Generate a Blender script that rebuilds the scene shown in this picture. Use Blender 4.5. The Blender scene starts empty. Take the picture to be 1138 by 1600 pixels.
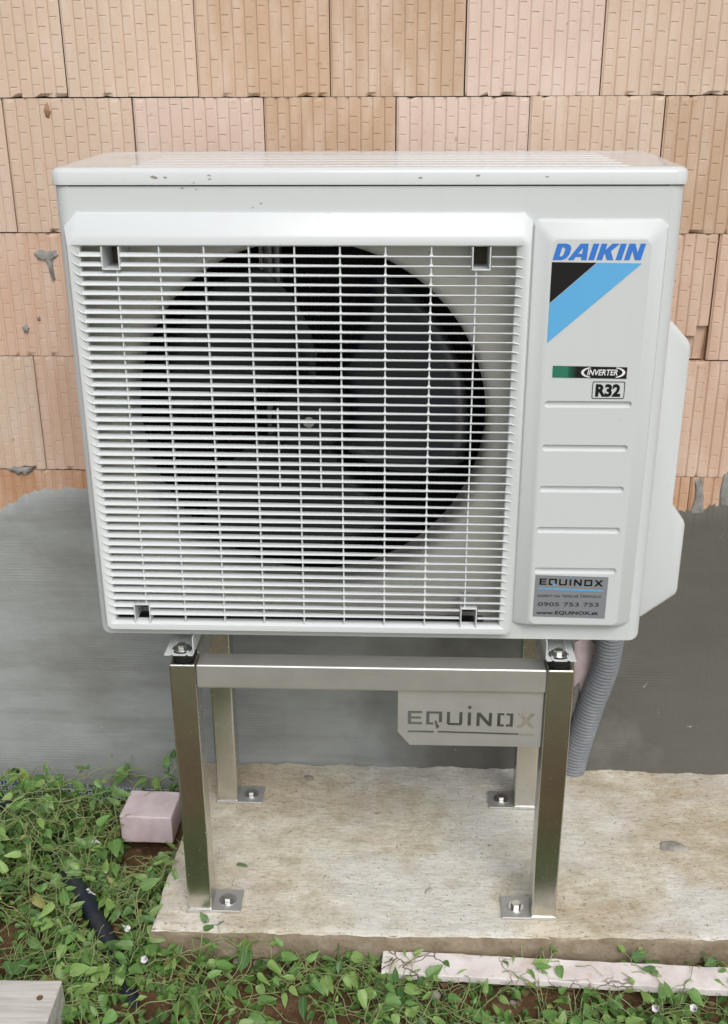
import bpy, bmesh, math, random
from mathutils import Vector, Matrix, noise
random.seed(7)
C = bpy.context.scene.collection
SC = bpy.context.scene
R = math.radians

# ------------------------------------------------------------------ camera
cam_d = bpy.data.cameras.new('camera'); cam = bpy.data.objects.new('camera', cam_d); C.objects.link(cam)
cam_d.sensor_fit = 'VERTICAL'; cam_d.sensor_height = 24; cam_d.lens = 1635.81 / 1600 * 24
cam_d.clip_start = .02; cam_d.clip_end = 500
cam.matrix_world = Matrix(((0.99930137, -0.01011054, 0.03597984, 0.49861997),
                           (0.03718684, 0.36506416, -0.93023938, -1.5268402),
                           (-0.00372973, 0.93092746, 0.36518509, 0.81921898),
                           (0, 0, 0, 1)))
SC.camera = cam
SC.render.resolution_x, SC.render.resolution_y = 728, 1024

# ------------------------------------------------------------------ sky, sun, exposure (overcast)
world = bpy.data.worlds.new('World'); SC.world = world; world.use_nodes = True
wn, wl = world.node_tree.nodes, world.node_tree.links
wn.clear()
SUN_EL, SUN_AZ = 48, 17          # azimuth measured from the camera side (-Y), negative = left
sky = wn.new('ShaderNodeTexSky'); sky.sky_type = 'NISHITA'; sky.sun_disc = False
sky.sun_elevation = R(SUN_EL); sky.sun_rotation = R(180 - SUN_AZ)
sky.dust_density = 3.0; sky.air_density = 1.0
hs = wn.new('ShaderNodeHueSaturation'); hs.inputs['Saturation'].default_value = .48
bg = wn.new('ShaderNodeBackground'); bg.inputs['Strength'].default_value = .14
out = wn.new('ShaderNodeOutputWorld')
wl.new(sky.outputs[0], hs.inputs['Color']); wl.new(hs.outputs[0], bg.inputs['Color']); wl.new(bg.outputs[0], out.inputs[0])
sd = bpy.data.lights.new('sun', 'SUN'); sd.energy = 1.25; sd.angle = R(34); sd.color = (1, .975, .95)
sun = bpy.data.objects.new('sun', sd); C.objects.link(sun)
sdir = Vector((math.sin(R(SUN_AZ)) * math.cos(R(SUN_EL)), -math.cos(R(SUN_AZ)) * math.cos(R(SUN_EL)), math.sin(R(SUN_EL))))
sun.rotation_euler = sdir.to_track_quat('Z', 'Y').to_euler(); sun.location = sdir * 6
vs = SC.view_settings
vs.view_transform = 'Standard'; vs.look = 'None'; vs.exposure = 0.14; vs.gamma = 1; vs.use_curve_mapping = False

# ------------------------------------------------------------------ helpers
def link(o, parent=None):
    C.objects.link(o)
    if parent is not None: o.parent = parent
    return o
def tag(o, label=None, cat=None, group=None, kind=None):
    if label: o['label'] = label
    if cat: o['category'] = cat
    if group: o['group'] = group
    if kind: o['kind'] = kind
    return o
def empty(name, loc, label, cat, group=None, rz=0):
    o = bpy.data.objects.new(name, None); o.empty_display_size = .05
    o.location = loc; o.rotation_euler = (0, 0, rz); link(o)
    return tag(o, label, cat, group)
def smooth(me, ang=35):
    me.polygons.foreach_set('use_smooth', [True] * len(me.polygons))
    me.set_sharp_from_angle(angle=R(ang))
def build(name, bm, mat, parent=None, sm=None, bevel=0, seg=2, recalc=True, loc=None):
    if recalc: bmesh.ops.recalc_face_normals(bm, faces=bm.faces)
    me = bpy.data.meshes.new(name); bm.to_mesh(me); bm.free()
    me.materials.append(mat)
    o = link(bpy.data.objects.new(name, me), parent)
    if sm: smooth(me, sm)
    if bevel:
        m = o.modifiers.new('bevel', 'BEVEL'); m.width = bevel; m.segments = seg; m.limit_method = 'ANGLE'
        m.angle_limit = R(30); m.harden_normals = True
        me.polygons.foreach_set('use_smooth', [True] * len(me.polygons))
    if loc is not None: o.location = loc
    return o
def inst(name, me, parent, loc=(0, 0, 0), rot=(0, 0, 0), scale=(1, 1, 1)):
    o = bpy.data.objects.new(name, me); o.location = loc; o.rotation_euler = rot; o.scale = scale
    return link(o, parent)
def box(bm, x0, x1, y0, y1, z0, z1):
    v = [bm.verts.new((x, y, z)) for z in (z0, z1) for y in (y0, y1) for x in (x0, x1)]
    for f in ((0, 2, 3, 1), (4, 5, 7, 6), (0, 1, 5, 4), (1, 3, 7, 5), (3, 2, 6, 7), (2, 0, 4, 6)):
        bm.faces.new([v[i] for i in f])
    return v
def loft(bm, rings, cap0=False, cap1=False, closed=True):
    vr = [[bm.verts.new(p) for p in r] for r in rings]
    n = len(rings[0])
    for a, b in zip(vr, vr[1:]):
        for i in range(n if closed else n - 1):
            j = (i + 1) % n
            bm.faces.new((a[i], a[j], b[j], b[i]))
    if cap0: bm.faces.new(vr[0][::-1])
    if cap1: bm.faces.new(vr[-1])
    return vr
def tube(bm, pts, rad, n=10, caps=True):
    pts = [Vector(p) for p in pts]; rings = []
    up = None
    for i, p in enumerate(pts):
        d = (pts[min(i + 1, len(pts) - 1)] - pts[max(i - 1, 0)]).normalized()
        if up is None:
            up = d.orthogonal().normalized()
        up = (up - d * up.dot(d)).normalized(); s = d.cross(up)
        r = rad[i] if isinstance(rad, (list, tuple)) else rad
        rings.append([p + (up * math.cos(2 * math.pi * k / n) + s * math.sin(2 * math.pi * k / n)) * r for k in range(n)])
    loft(bm, rings, caps, caps)
def cyl(bm, c, r, h, n=20, axis='Z', r2=None):
    r2 = r if r2 is None else r2; rings = []
    for hh, rr in ((0, r), (h, r2)):
        ring = []
        for k in range(n):
            a = 2 * math.pi * k / n; u, v = math.cos(a) * rr, math.sin(a) * rr
            ring.append({'Z': (c[0] + u, c[1] + v, c[2] + hh), 'Y': (c[0] + u, c[1] + hh, c[2] + v), 'X': (c[0] + hh, c[1] + u, c[2] + v)}[axis])
        rings.append(ring)
    loft(bm, rings, True, True)
def lathe(bm, prof, c, n=24, axis='Z'):
    rings = []
    for r, h in prof:
        ring = []
        for k in range(n):
            a = 2 * math.pi * k / n; u, v = math.cos(a) * r, math.sin(a) * r
            ring.append((c[0] + u, c[1] + v, c[2] + h) if axis == 'Z' else (c[0] + u, c[1] + h, c[2] + v))
        rings.append(ring)
    loft(bm, rings, True, True)
def rrect(x0, x1, z0, z1, r, n=5):
    pts = []
    rr = r if isinstance(r, (list, tuple)) else [r] * 4     # bl, br, tr, tl
    for (cx, cz, a0, q) in ((x0 + rr[0], z0 + rr[0], 180, rr[0]), (x1 - rr[1], z0 + rr[1], 270, rr[1]), (x1 - rr[2], z1 - rr[2], 0, rr[2]), (x0 + rr[3], z1 - rr[3], 90, rr[3])):
        for k in range(n + 1):
            a = R(a0 + 90 * k / n); pts.append((cx + q * math.cos(a), cz + q * math.sin(a)))
    return pts
def sheet_mesh(name, loops, th):
    """loops of (x,z) filled with holes, standing in the XZ plane, thickness th towards -Y"""
    cu = bpy.data.curves.new(name, 'CURVE'); cu.dimensions = '2D'; cu.fill_mode = 'BOTH' if th > 0 else 'FRONT'
    cu.extrude = th / 2
    for lp in loops:
        s = cu.splines.new('POLY'); s.points.add(len(lp) - 1)
        for i, (x, z) in enumerate(lp): s.points[i].co = (x, z, 0, 1)
        s.use_cyclic_u = True
    o = bpy.data.objects.new(name, cu); C.objects.link(o)
    dg = bpy.context.evaluated_depsgraph_get()
    me = bpy.data.meshes.new_from_object(o.evaluated_get(dg))
    bpy.data.objects.remove(o); bpy.data.curves.remove(cu)
    me.transform(Matrix.Translation((0, -th / 2, 0)) @ Matrix.Rotation(R(90), 4, 'X'))
    me.name = name
    me.polygons.foreach_set('use_smooth', [False] * len(me.polygons))
    return me
def sheet(name, loops, th, mat, parent, y=0):
    me = sheet_mesh(name, loops, th); me.materials.clear(); me.materials.append(mat)
    o = link(bpy.data.objects.new(name, me), parent); o.location = (0, y, 0)
    return o
def text(name, body, x0, x1, z0, h, y, mat, parent, bold=0.0, shear=0.0, th=.0003):
    """printed lettering stretched to fit x0..x1 with height h, baseline z0"""
    cu = bpy.data.curves.new(name, 'FONT'); cu.body = body; cu.offset = bold; cu.shear = shear; cu.resolution_u = 3
    cu.extrude = .01
    o = bpy.data.objects.new(name, cu); C.objects.link(o)
    dg = bpy.context.evaluated_depsgraph_get()
    me = bpy.data.meshes.new_from_object(o.evaluated_get(dg))
    bpy.data.objects.remove(o); bpy.data.curves.remove(cu)
    xs = [v.co.x for v in me.vertices]; ys = [v.co.y for v in me.vertices if True]
    a, b = min(xs), max(xs); top = max(ys)
    for v in me.vertices:
        v.co = (x0 + (v.co.x - a) / (b - a) * (x1 - x0), y - th * (v.co.z / .02 + .5), z0 + v.co.y / top * h)
    bm = bmesh.new(); bm.from_mesh(me); bmesh.ops.recalc_face_normals(bm, faces=bm.faces); bm.to_mesh(me); bm.free()
    me.name = name; me.materials.clear(); me.materials.append(mat)
    return link(bpy.data.objects.new(name, me), parent)
def fbm(x, y, z=0., o=4):
    return noise.fractal(Vector((x, y, z)), 1.0, 2.0, o)
def sstep(a, b, x):
    t = max(0, min(1, (x - a) / (b - a))); return t * t * (3 - 2 * t)

# ------------------------------------------------------------------ materials
class NT:
    def __init__(s, name, rough=.5, metal=0., spec=.5):
        s.m = bpy.data.materials.new(name); s.m.use_nodes = True
        s.n, s.l = s.m.node_tree.nodes, s.m.node_tree.links
        s.b = s.n['Principled BSDF']; s.b.inputs['Roughness'].default_value = rough
        s.b.inputs['Metallic'].default_value = metal; s.b.inputs['Specular IOR Level'].default_value = spec
        s.tc = s.n.new('ShaderNodeTexCoord')
    def link(s, a, b): s.l.new(a, b)
    def coord(s, scale=(1, 1, 1), kind='Object', loc=(0, 0, 0)):
        m = s.n.new('ShaderNodeMapping'); m.inputs['Scale'].default_value = scale; m.inputs['Location'].default_value = loc
        if kind == 'World':
            g = s.n.new('ShaderNodeNewGeometry'); s.l.new(g.outputs['Position'], m.inputs[0])
        else: s.l.new(s.tc.outputs[kind], m.inputs[0])
        return m.outputs[0]
    def noise(s, vec, scale, detail=4, rough=.55, dist=0):
        n = s.n.new('ShaderNodeTexNoise'); n.inputs['Scale'].default_value = scale; n.inputs['Detail'].default_value = detail
        n.inputs['Roughness'].default_value = rough; n.inputs['Distortion'].default_value = dist
        s.l.new(vec, n.inputs['Vector']); return n.outputs['Fac']
    def ramp(s, fac, stops, interp='LINEAR'):
        r = s.n.new('ShaderNodeValToRGB'); e = r.color_ramp.elements; r.color_ramp.interpolation = interp
        while len(e) < len(stops): e.new(.5)
        for el, (p, c) in zip(e, stops):
            el.position = p; el.color = (c, c, c, 1) if isinstance(c, (int, float)) else (*c, 1)
        s.l.new(fac, r.inputs[0]); return r.outputs['Color']
    def mix(s, fac, a, b, mode='MIX'):
        m = s.n.new('ShaderNodeMix'); m.data_type = 'RGBA'; m.blend_type = mode
        for sock, val in ((m.inputs[0], fac), (m.inputs[6], a), (m.inputs[7], b)):
            if hasattr(val, 'is_linked'): s.l.new(val, sock)
            elif isinstance(val, (int, float)): sock.default_value = val
            else: sock.default_value = (*val, 1)
        return m.outputs[2]
    def math(s, op, a, b=0.):
        m = s.n.new('ShaderNodeMath'); m.operation = op
        for sock, val in ((m.inputs[0], a), (m.inputs[1], b)):
            if hasattr(val, 'is_linked'): s.l.new(val, sock)
            else: sock.default_value = val
        return m.outputs[0]
    def color(s, c):
        if hasattr(c, 'is_linked'): s.l.new(c, s.b.inputs['Base Color'])
        else: s.b.inputs['Base Color'].default_value = (*c, 1)
    def rough(s, c): s.l.new(c, s.b.inputs['Roughness'])
    def bump(s, h, strength=.3, dist=.002):
        b = s.n.new('ShaderNodeBump'); b.inputs['Strength'].default_value = strength; b.inputs['Distance'].default_value = dist
        s.l.new(h, b.inputs['Height']); prev = s.b.inputs['Normal']
        if prev.is_linked: s.l.new(prev.links[0].from_socket, b.inputs['Normal'])
        s.l.new(b.outputs[0], s.b.inputs['Normal'])
    def objcol(s):
        o = s.n.new('ShaderNodeObjectInfo'); return o.outputs['Color'], o.outputs['Random']

def white_paint(name, col, rough, dirt=.5):
    t = NT(name, rough); v = t.coord((1, 1, 1), 'World')
    big = t.noise(v, 5, 3); fine = t.noise(v, 60, 3)
    spots = t.ramp(t.noise(t.coord((1, 1, 1), 'World', (3.1, 0, 0)), 95, 2), [(.735, 0), (.765, 1)])
    c = t.mix(t.ramp(big, [(.35, 0), (.7, .12 * dirt)]), col, (.55, .53, .47))
    c = t.mix(t.math('MULTIPLY', spots, .35 * dirt), c, (.22, .20, .17))
    strk = t.ramp(t.noise(t.coord((34, 34, 1.6), 'World'), 1, 4, .6), [(.52, 0), (.78, .16 * dirt)])
    c = t.mix(strk, c, (.42, .39, .33))
    t.color(c); t.rough(t.ramp(big, [(.3, rough - .05), (.7, rough + .08)]))
    t.bump(fine, .04, .001)
    return t.m
M = {}
M['white'] = white_paint('white_paint', (.615, .645, .645), .34)
M['lid'] = white_paint('lid_paint', (.635, .66, .66), .16)
M['plastic'] = white_paint('white_plastic', (.655, .685, .685), .30, .35)
M['cover'] = white_paint('cover_plastic', (.62, .645, .645), .36, .3)
M['shroud'] = white_paint('shroud_paint', (.56, .55, .50), .4, 1.2)
def flat(name, col, rough=.5, metal=0., spec=.5, var=.15, sc=30):
    t = NT(name, rough, metal, spec); n = t.noise(t.coord(kind='World'), sc, 4)
    t.color(t.mix(n, [c * (1 - var) for c in col], [min(1, c * (1 + var)) for c in col])); return t.m
M['black'] = flat('black_plastic', (.008, .0085, .011), .45)
M['blade'] = flat('fan_blade_plastic', (.009, .010, .015), .36)
M['coil'] = flat('coil_metal', (.02, .02, .02), .6)
M['socket_back'] = flat('brown_socket_back', (.13, .11, .08), .9, var=.5, sc=80)  # mottled dark brown for the back plate of the clip sockets
M['galv'] = flat('galvanised_steel', (.5, .51, .52), .42, .8)
M['rubber'] = flat('black_rubber', (.012, .012, .013), .55)
M['bolt'] = flat('zinc_bolt', (.62, .62, .60), .28, 1.0, var=.25, sc=120)
M['ink_blue'] = flat('logo_blue_print', (.035, .19, .62), .4, var=.02)
M['ink_sky'] = flat('sky_blue_print', (.115, .42, .74), .4, var=.02)
M['ink_black'] = flat('black_print', (.004, .004, .005), .35, var=.02)
M['ink_white'] = flat('white_print', (.8, .8, .8), .4, var=.02)
M['ink_grey'] = flat('grey_print', (.05, .05, .05), .4, var=.02)
M['silver'] = flat('silver_label_foil', (.25, .265, .28), .45, .15, var=.06)
t = NT('green_fade_print', .4); sx = t.n.new('ShaderNodeSeparateXYZ'); t.link(t.coord(), sx.inputs[0])
t.color(t.ramp(t.math('MULTIPLY', t.math('SUBTRACT', sx.outputs[0], .717), 1 / .108), [(0, (.022, .18, .105)), (.2, (.022, .18, .105)), (.22, (.012, .10, .06)), (.33, (.004, .004, .005)), (1, (.004, .004, .005))])); M['fade'] = t.m

def steel(name, axis, rough, base=(.56, .55, .52)):
    t = NT(name, rough, 1.0)
    s = {'x': (6, 900, 900), 'z': (900, 900, 6)}[axis]
    v = t.coord(s, 'World'); br = t.noise(v, 1, 3, .6)
    cl = t.noise(t.coord(kind='World'), 14, 4); sp = t.ramp(t.noise(t.coord(kind='World'), 160, 2), [(.69, 0), (.75, 1)])
    c = t.mix(t.ramp(cl, [(.35, 0), (.75, .6)]), base, [x * .80 for x in base])
    c = t.mix(t.math('MULTIPLY', sp, .5), c, (.62, .58, .46))
    t.color(c)
    rr = t.math('ADD', t.math('MULTIPLY', br, .16), rough - .08)
    if axis == 'x': t.b.inputs['Metallic'].default_value = .88
    t.rough(t.math('ADD', rr, t.math('MULTIPLY', sp, .25)))
    t.bump(br, .3, .0008)
    return t.m
M['steel_x'] = steel('brushed_steel_rail', 'x', .46, (.74, .74, .72))
M['steel_z'] = steel('brushed_steel_leg', 'z', .24, (.70, .685, .64))
M['steel_plate'] = steel('brushed_steel_plate', 'x', .52, (.74, .74, .72))

# bricks: colour comes from the object colour
t = NT('fired_clay', .92, spec=.2); oc, orn = t.objcol(); v = t.coord(kind='World')
n1 = t.noise(v, 9, 5); n2 = t.noise(v, 70, 4); n3 = t.noise(t.coord((1, 1, .3), 'World'), 28, 4)
c = t.mix(t.ramp(n1, [(.3, 0), (.75, .45)]), oc, t.mix(.35, oc, (.42, .23, .13)))
c = t.mix(t.ramp(n3, [(.42, 0), (.75, .5)]), c, (.74, .62, .53))
c = t.mix(t.ramp(t.noise(t.coord((1, 1, .5), 'World', (4, 0, 2)), 5, 5, .65), [(.52, 0), (.75, .45)]), c, t.mix(.5, oc, (.62, .40, .27)))
c = t.mix(t.ramp(n2, [(.68, 0), (.76, .6)]), c, (.30, .19, .13))
c = t.mix(t.ramp(t.noise(v, 240, 2), [(.70, 0), (.74, .5)]), c, (.22, .12, .08))
t.color(c); t.bump(n2, .35, .0012); t.bump(t.noise(v, 320, 3), .3, .0006); M['brick'] = t.m
t = NT('broken_clay', .95, spec=.15); v = t.coord(kind='World')
t.color(t.ramp(t.noise(v, 40, 5), [(.3, (.24, .12, .06)), (.7, (.48, .30, .19))])); t.bump(t.noise(v, 110, 5), .8, .004); M['clay_broken'] = t.m
t = NT('brick_joint_dust', .95); t.color((.17, .10, .065)); M['joint'] = t.m

# plaster: trowel ridges fading in and out
t = NT('grey_base_coat', .82, spec=.3); v = t.coord(kind='World')
w = t.n.new('ShaderNodeTexWave'); w.bands_direction = 'Z'; w.inputs['Scale'].default_value = 46; w.inputs['Distortion'].default_value = 2.2; w.inputs['Detail'].default_value = 3
w.inputs['Detail Scale'].default_value = 1.2
t.link(t.coord((.25, .25, 1), 'World'), w.inputs[0])
mask = t.ramp(t.noise(t.coord((1.0, 1, 1.6), 'World', (4.2, 0, 1.1)), 4.2, 4), [(.52, .0), (.74, 1)])
rid = t.math('MULTIPLY', w.outputs['Fac'], mask)
cl = t.noise(t.coord((.8, 1, 1.3), 'World'), 4.5, 6, .6)
c = t.ramp(cl, [(.26, (.21, .215, .202)), (.5, (.305, .32, .31)), (.74, (.37, .395, .388))])
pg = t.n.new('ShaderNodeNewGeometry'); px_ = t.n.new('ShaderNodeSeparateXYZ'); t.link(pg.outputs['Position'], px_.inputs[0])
right_shade = t.math('ADD', px_.outputs[0], t.math('MULTIPLY', t.math('SUBTRACT', t.noise(t.coord((1, 1, .8), 'World', (2, 0, 7)), 3.2, 5, .6), .5), 1.6))
c = t.mix(t.ramp(right_shade, [(.25, 0), (.85, .86)]), c, (.092, .085, .068))      # shade on the right half of the wall, painted into the coat colour
c = t.mix(t.ramp(t.noise(t.coord((.2, 1, 2.4), 'World'), 14, 5), [(.5, 0), (.8, .35)]), c, (.14, .135, .12))
c = t.mix(t.math('MULTIPLY', rid, .10), c, (.36, .36, .34))
c = t.mix(t.ramp(t.noise(v, 55, 2), [(.755, 0), (.79, .8)]), c, (.48, .47, .44))
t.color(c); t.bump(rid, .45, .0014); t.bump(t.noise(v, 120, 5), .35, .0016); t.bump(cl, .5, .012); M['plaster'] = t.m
t = NT('mortar_smear', .9, spec=.2); v = t.coord(kind='World')
t.color(t.ramp(t.noise(v, 60, 4), [(.3, (.20, .195, .18)), (.7, (.33, .325, .31))])); t.bump(t.noise(v, 130, 4), .6, .002); M['mortar'] = t.m

# concrete slab
t = NT('weathered_concrete', .9, spec=.25); v = t.coord(kind='World')
st = t.noise(t.coord((30, 170, 170), 'World'), 1.0, 6, .7, .6)
st2 = t.noise(t.coord((14, 170, 170), 'World'), 1.0, 4, .6)
big = t.noise(v, 4.2, 5, .6); mid = t.noise(t.coord((1, 1.8, 1), 'World', (9, 2, 0)), 7, 6, .65)
iso = t.noise(v, 22, 8, .7); w2 = t.noise(t.coord((1, 1.5, 1), 'World', (3.3, 1.7, 0)), 3.0, 6, .62)
c = t.ramp(iso, [(.32, (.46, .415, .30)), (.5, (.65, .61, .485)), (.68, (.77, .745, .64))])
c = t.mix(t.ramp(big, [(.40, .7), (.54, 0)]), c, (.75, .75, .72))
c = t.mix(t.ramp(w2, [(.47, 0), (.66, .70)]), c, (.47, .365, .235))
c = t.mix(t.ramp(st, [(.36, .42), (.52, 0)]), c, (.42, .36, .25))
pore = t.ramp(t.noise(t.coord((1, 1.4, 1), 'World', (5, 5, 5)), 210, 2), [(.66, 0), (.70, 1)])
c = t.mix(t.math('MULTIPLY', pore, .7), c, (.20, .155, .10))
grit = t.noise(t.coord((1, 2.6, 1), 'World', (1, 5, 0)), 70, 5, .75)
c = t.mix(t.math('MULTIPLY', t.ramp(grit, [(.54, 0), (.66, .75)]), t.ramp(w2, [(.42, .12), (.60, 1)])), c, (.25, .165, .09))
c = t.mix(t.ramp(t.noise(v, 130, 3), [(.66, 0), (.72, .85)]), c, (.17, .13, .09))
c = t.mix(t.ramp(t.noise(t.coord((1, 1.6, 1), 'World', (8, 3, 0)), 34, 4, .7), [(.66, 0), (.74, .8)]), c, (.33, .25, .16))
sn = t.n.new('ShaderNodeNewGeometry'); sp = t.n.new('ShaderNodeSeparateXYZ'); t.link(sn.outputs['Normal'], sp.inputs[0])
t.color(c); t.bump(st, .5, .0016); t.bump(t.math('MULTIPLY', pore, -1), .6, .002); t.bump(iso, .6, .006); t.bump(grit, .6, .003); M['concrete'] = t.m
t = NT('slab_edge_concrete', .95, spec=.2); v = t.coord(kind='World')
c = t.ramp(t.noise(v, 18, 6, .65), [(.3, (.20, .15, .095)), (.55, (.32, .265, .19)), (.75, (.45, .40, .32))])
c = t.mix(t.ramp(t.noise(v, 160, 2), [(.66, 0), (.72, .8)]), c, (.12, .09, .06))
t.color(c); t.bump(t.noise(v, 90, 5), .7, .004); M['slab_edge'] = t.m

# ground: bare soil by the wall, rough lawn further out
t = NT('soil', .95, spec=.15); v = t.coord(kind='World')
c = t.ramp(t.noise(v, 16, 6, .7), [(.3, (.065, .036, .018)), (.5, (.125, .072, .037)), (.72, (.22, .14, .078))])
c = t.mix(t.ramp(t.noise(v, 130, 3), [(.62, 0), (.70, .7)]), c, (.32, .24, .16))
g = t.ramp(t.noise(v, 3.5, 6, .7), [(.3, (.09, .10, .05)), (.5, (.15, .155, .085)), (.7, (.25, .225, .15))])
geo = t.n.new('ShaderNodeNewGeometry'); sp = t.n.new('ShaderNodeSeparateXYZ'); t.link(geo.outputs['Position'], sp.inputs[0])
far = t.ramp(t.math('ADD', sp.outputs[1], t.noise(v, 2, 3)), [(0, 1), (1, 0)])
yy = t.math('MULTIPLY', t.math('ADD', sp.outputs[1], t.math('MULTIPLY', t.noise(v, 3, 3), .5)), -1)
far = t.ramp(yy, [(.25, 0), (.6, 1)])
t.color(t.mix(far, c, g)); t.bump(t.noise(v, 60, 6, .7), .9, .008); t.bump(t.noise(v, 260, 4), .6, .002); M['soil'] = t.m
def stone_mat(name, a, b):
    t = NT(name, .9, spec=.25); v = t.coord(); t.color(t.ramp(t.noise(v, 55, 5), [(.3, a), (.7, b)])); t.bump(t.noise(v, 160, 4), .5, .002); return t.m
M['stone'] = stone_mat('grey_stone', (.22, .20, .17), (.42, .40, .36))
M['pale_stone'] = stone_mat('pale_stone', (.42, .40, .34), (.62, .60, .54))
M['clod'] = stone_mat('soil_clod', (.09, .05, .026), (.21, .13, .07))

# insulation, board, wood, pipe, mesh
t = NT('lilac_foam', .85, spec=.25); v = t.coord(kind='World')
c = t.ramp(t.noise(v, 30, 5), [(.3, (.56, .45, .46)), (.7, (.70, .60, .61))])
c = t.mix(t.ramp(t.noise(v, 12, 5, .7), [(.58, 0), (.72, .5)]), c, (.42, .33, .26))
t.color(c); t.bump(t.noise(v, 500, 2), .4, .0008); t.bump(t.noise(v, 60, 4), .25, .002); M['foam'] = t.m
t = NT('pale_board', .88, spec=.25); v = t.coord(kind='World')
vo = t.n.new('ShaderNodeTexVoronoi'); vo.feature = 'DISTANCE_TO_EDGE'; vo.inputs['Scale'].default_value = 17
wv = t.n.new('ShaderNodeMix'); wv.data_type = 'VECTOR'; nz = t.n.new('ShaderNodeTexNoise'); nz.inputs['Scale'].default_value = 22; t.link(v, nz.inputs[0])
vm = t.n.new('ShaderNodeVectorMath'); vm.operation = 'MULTIPLY_ADD'; vm.inputs[1].default_value = (.06, .06, .06); t.link(nz.outputs['Color'], vm.inputs[0]); t.link(v, vm.inputs[2])
t.link(vm.outputs[0], vo.inputs['Vector'])
gate = t.ramp(t.noise(v, 6, 3), [(.42, 0), (.52, 1)])
crk = t.math('MULTIPLY', t.ramp(vo.outputs['Distance'], [(.0, 1), (.035, 0)]), gate)
c = t.ramp(t.noise(v, 20, 5), [(.3, (.66, .585, .55)), (.6, (.79, .745, .715))])
c = t.mix(t.ramp(t.noise(v, 13, 6, .7), [(.56, 0), (.72, .7)]), c, (.50, .36, .27))
c = t.mix(crk, c, (.20, .14, .10))
t.color(c); t.bump(t.math('MULTIPLY', crk, -1), .8, .003); t.bump(t.noise(v, 120, 5), .5, .0015); M['board'] = t.m
t = NT('weathered_wood', .9, spec=.2); v = t.coord((4, 60, 60)); gr = t.noise(v, 1, 5, .6, 1.2)
c = t.ramp(gr, [(.3, (.36, .335, .295)), (.5, (.53, .505, .46)), (.72, (.64, .62, .575))])
c = t.mix(t.ramp(t.noise(t.coord(), 18, 5), [(.6, 0), (.75, .6)]), c, (.22, .20, .17))
t.color(c); t.bump(gr, .5, .002); M['wood'] = t.m
M['knot'] = flat('wood_knot', (.16, .09, .05), .9)
t = NT('blue_black_pipe', .42); v = t.coord(kind='World')
c = t.mix(t.ramp(t.noise(v, 26, 5), [(.45, 0), (.75, .5)]), (.012, .018, .032), (.08, .075, .07)); t.color(c); M['pipe'] = t.m
t = NT('grey_conduit', .5); v = t.coord(kind='World')
c = t.mix(t.ramp(t.noise(v, 40, 4), [(.5, 0), (.78, .5)]), (.21, .228, .25), (.34, .34, .33)); t.color(c); M['hose'] = t.m
M['mesh'] = flat('white_glass_fibre', (.66, .68, .72), .7)
M['film'] = flat('blue_film', (.02, .09, .42), .35, var=.4, sc=60)
M['void'] = flat('foundation_concrete', (.09, .085, .08), .95)

# leaves: colour from the object colour, a little light through the blade
def leaf_material(name, use_obj, cols=None):
    t = NT(name, .40, spec=.5)
    v = t.coord(); n = t.noise(t.coord((1, 1, 1), 'World'), 45, 3)
    if use_obj:
        base, rnd = t.objcol()
    else:
        base = t.ramp(t.noise(t.coord(kind='World'), 22, 3), cols)
    bk = t.n.new('ShaderNodeNewGeometry')
    if use_obj:
        sx = t.n.new('ShaderNodeSeparateXYZ'); t.link(v, sx.inputs[0]); ax = t.math('ABSOLUTE', sx.outputs[0])
        rib = t.ramp(ax, [(.008, 1), (.028, 0)])
        side = t.math('ABSOLUTE', t.math('SINE', t.math('MULTIPLY', t.math('SUBTRACT', sx.outputs[1], t.math('MULTIPLY', ax, .9)), 22)))
        vein = t.math('MAXIMUM', rib, t.math('MULTIPLY', t.ramp(side, [(.0, 1), (.16, 0)]), .5))
        base = t.mix(t.ramp(t.noise(v, 3.2, 5, .65), [(.35, 0), (.75, .55)]), base, t.mix(.6, base, (.05, .09, .03)))
        base = t.mix(t.math('MULTIPLY', vein, .45), base, (.33, .40, .20))
        base = t.mix(t.ramp(t.noise(v, 9, 3, .6), [(.68, 0), (.74, .5)]), base, (.22, .17, .06))
    c = t.mix(t.ramp(n, [(.3, 0), (.8, .35)]), base, t.mix(.5, base, (.14, .17, .05)))
    c = t.mix(t.math('MULTIPLY', bk.outputs['Backfacing'], .45), c, (.24, .30, .17))
    t.color(c)
    tr = t.n.new('ShaderNodeBsdfTranslucent'); t.link(t.mix(.5, c, (.20, .30, .04)), tr.inputs['Color'])
    ms = t.n.new('ShaderNodeMixShader'); ms.inputs[0].default_value = .30
    o = t.n['Material Output']; t.link(t.b.outputs[0], ms.inputs[1]); t.link(tr.outputs[0], ms.inputs[2]); t.link(ms.outputs[0], o.inputs[0])
    return t.m
M['leaf'] = leaf_material('bindweed_leaf', True)
M['leaf_under'] = leaf_material('bindweed_leaf_under', False, [(.3, (.06, .15, .03)), (.5, (.12, .25, .055)), (.7, (.20, .34, .08))])
M['stem'] = leaf_material('bindweed_stem', False, [(.3, (.26, .34, .12)), (.6, (.42, .48, .22)), (.8, (.44, .38, .20))])
M['petal'] = flat('white_petal', (.78, .75, .77), .6, var=.05)
M['dry'] = flat('dry_leaf', (.20, .13, .06), .8, var=.4)

# ================================================================== SETTING
ZS = -.5817                     # top of the slab
WX, WY, WR = .444, .4774, -.00853   # a point on the wall face and its small turn
def wall_y(x): return WY + WR * (x - WX)

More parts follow.
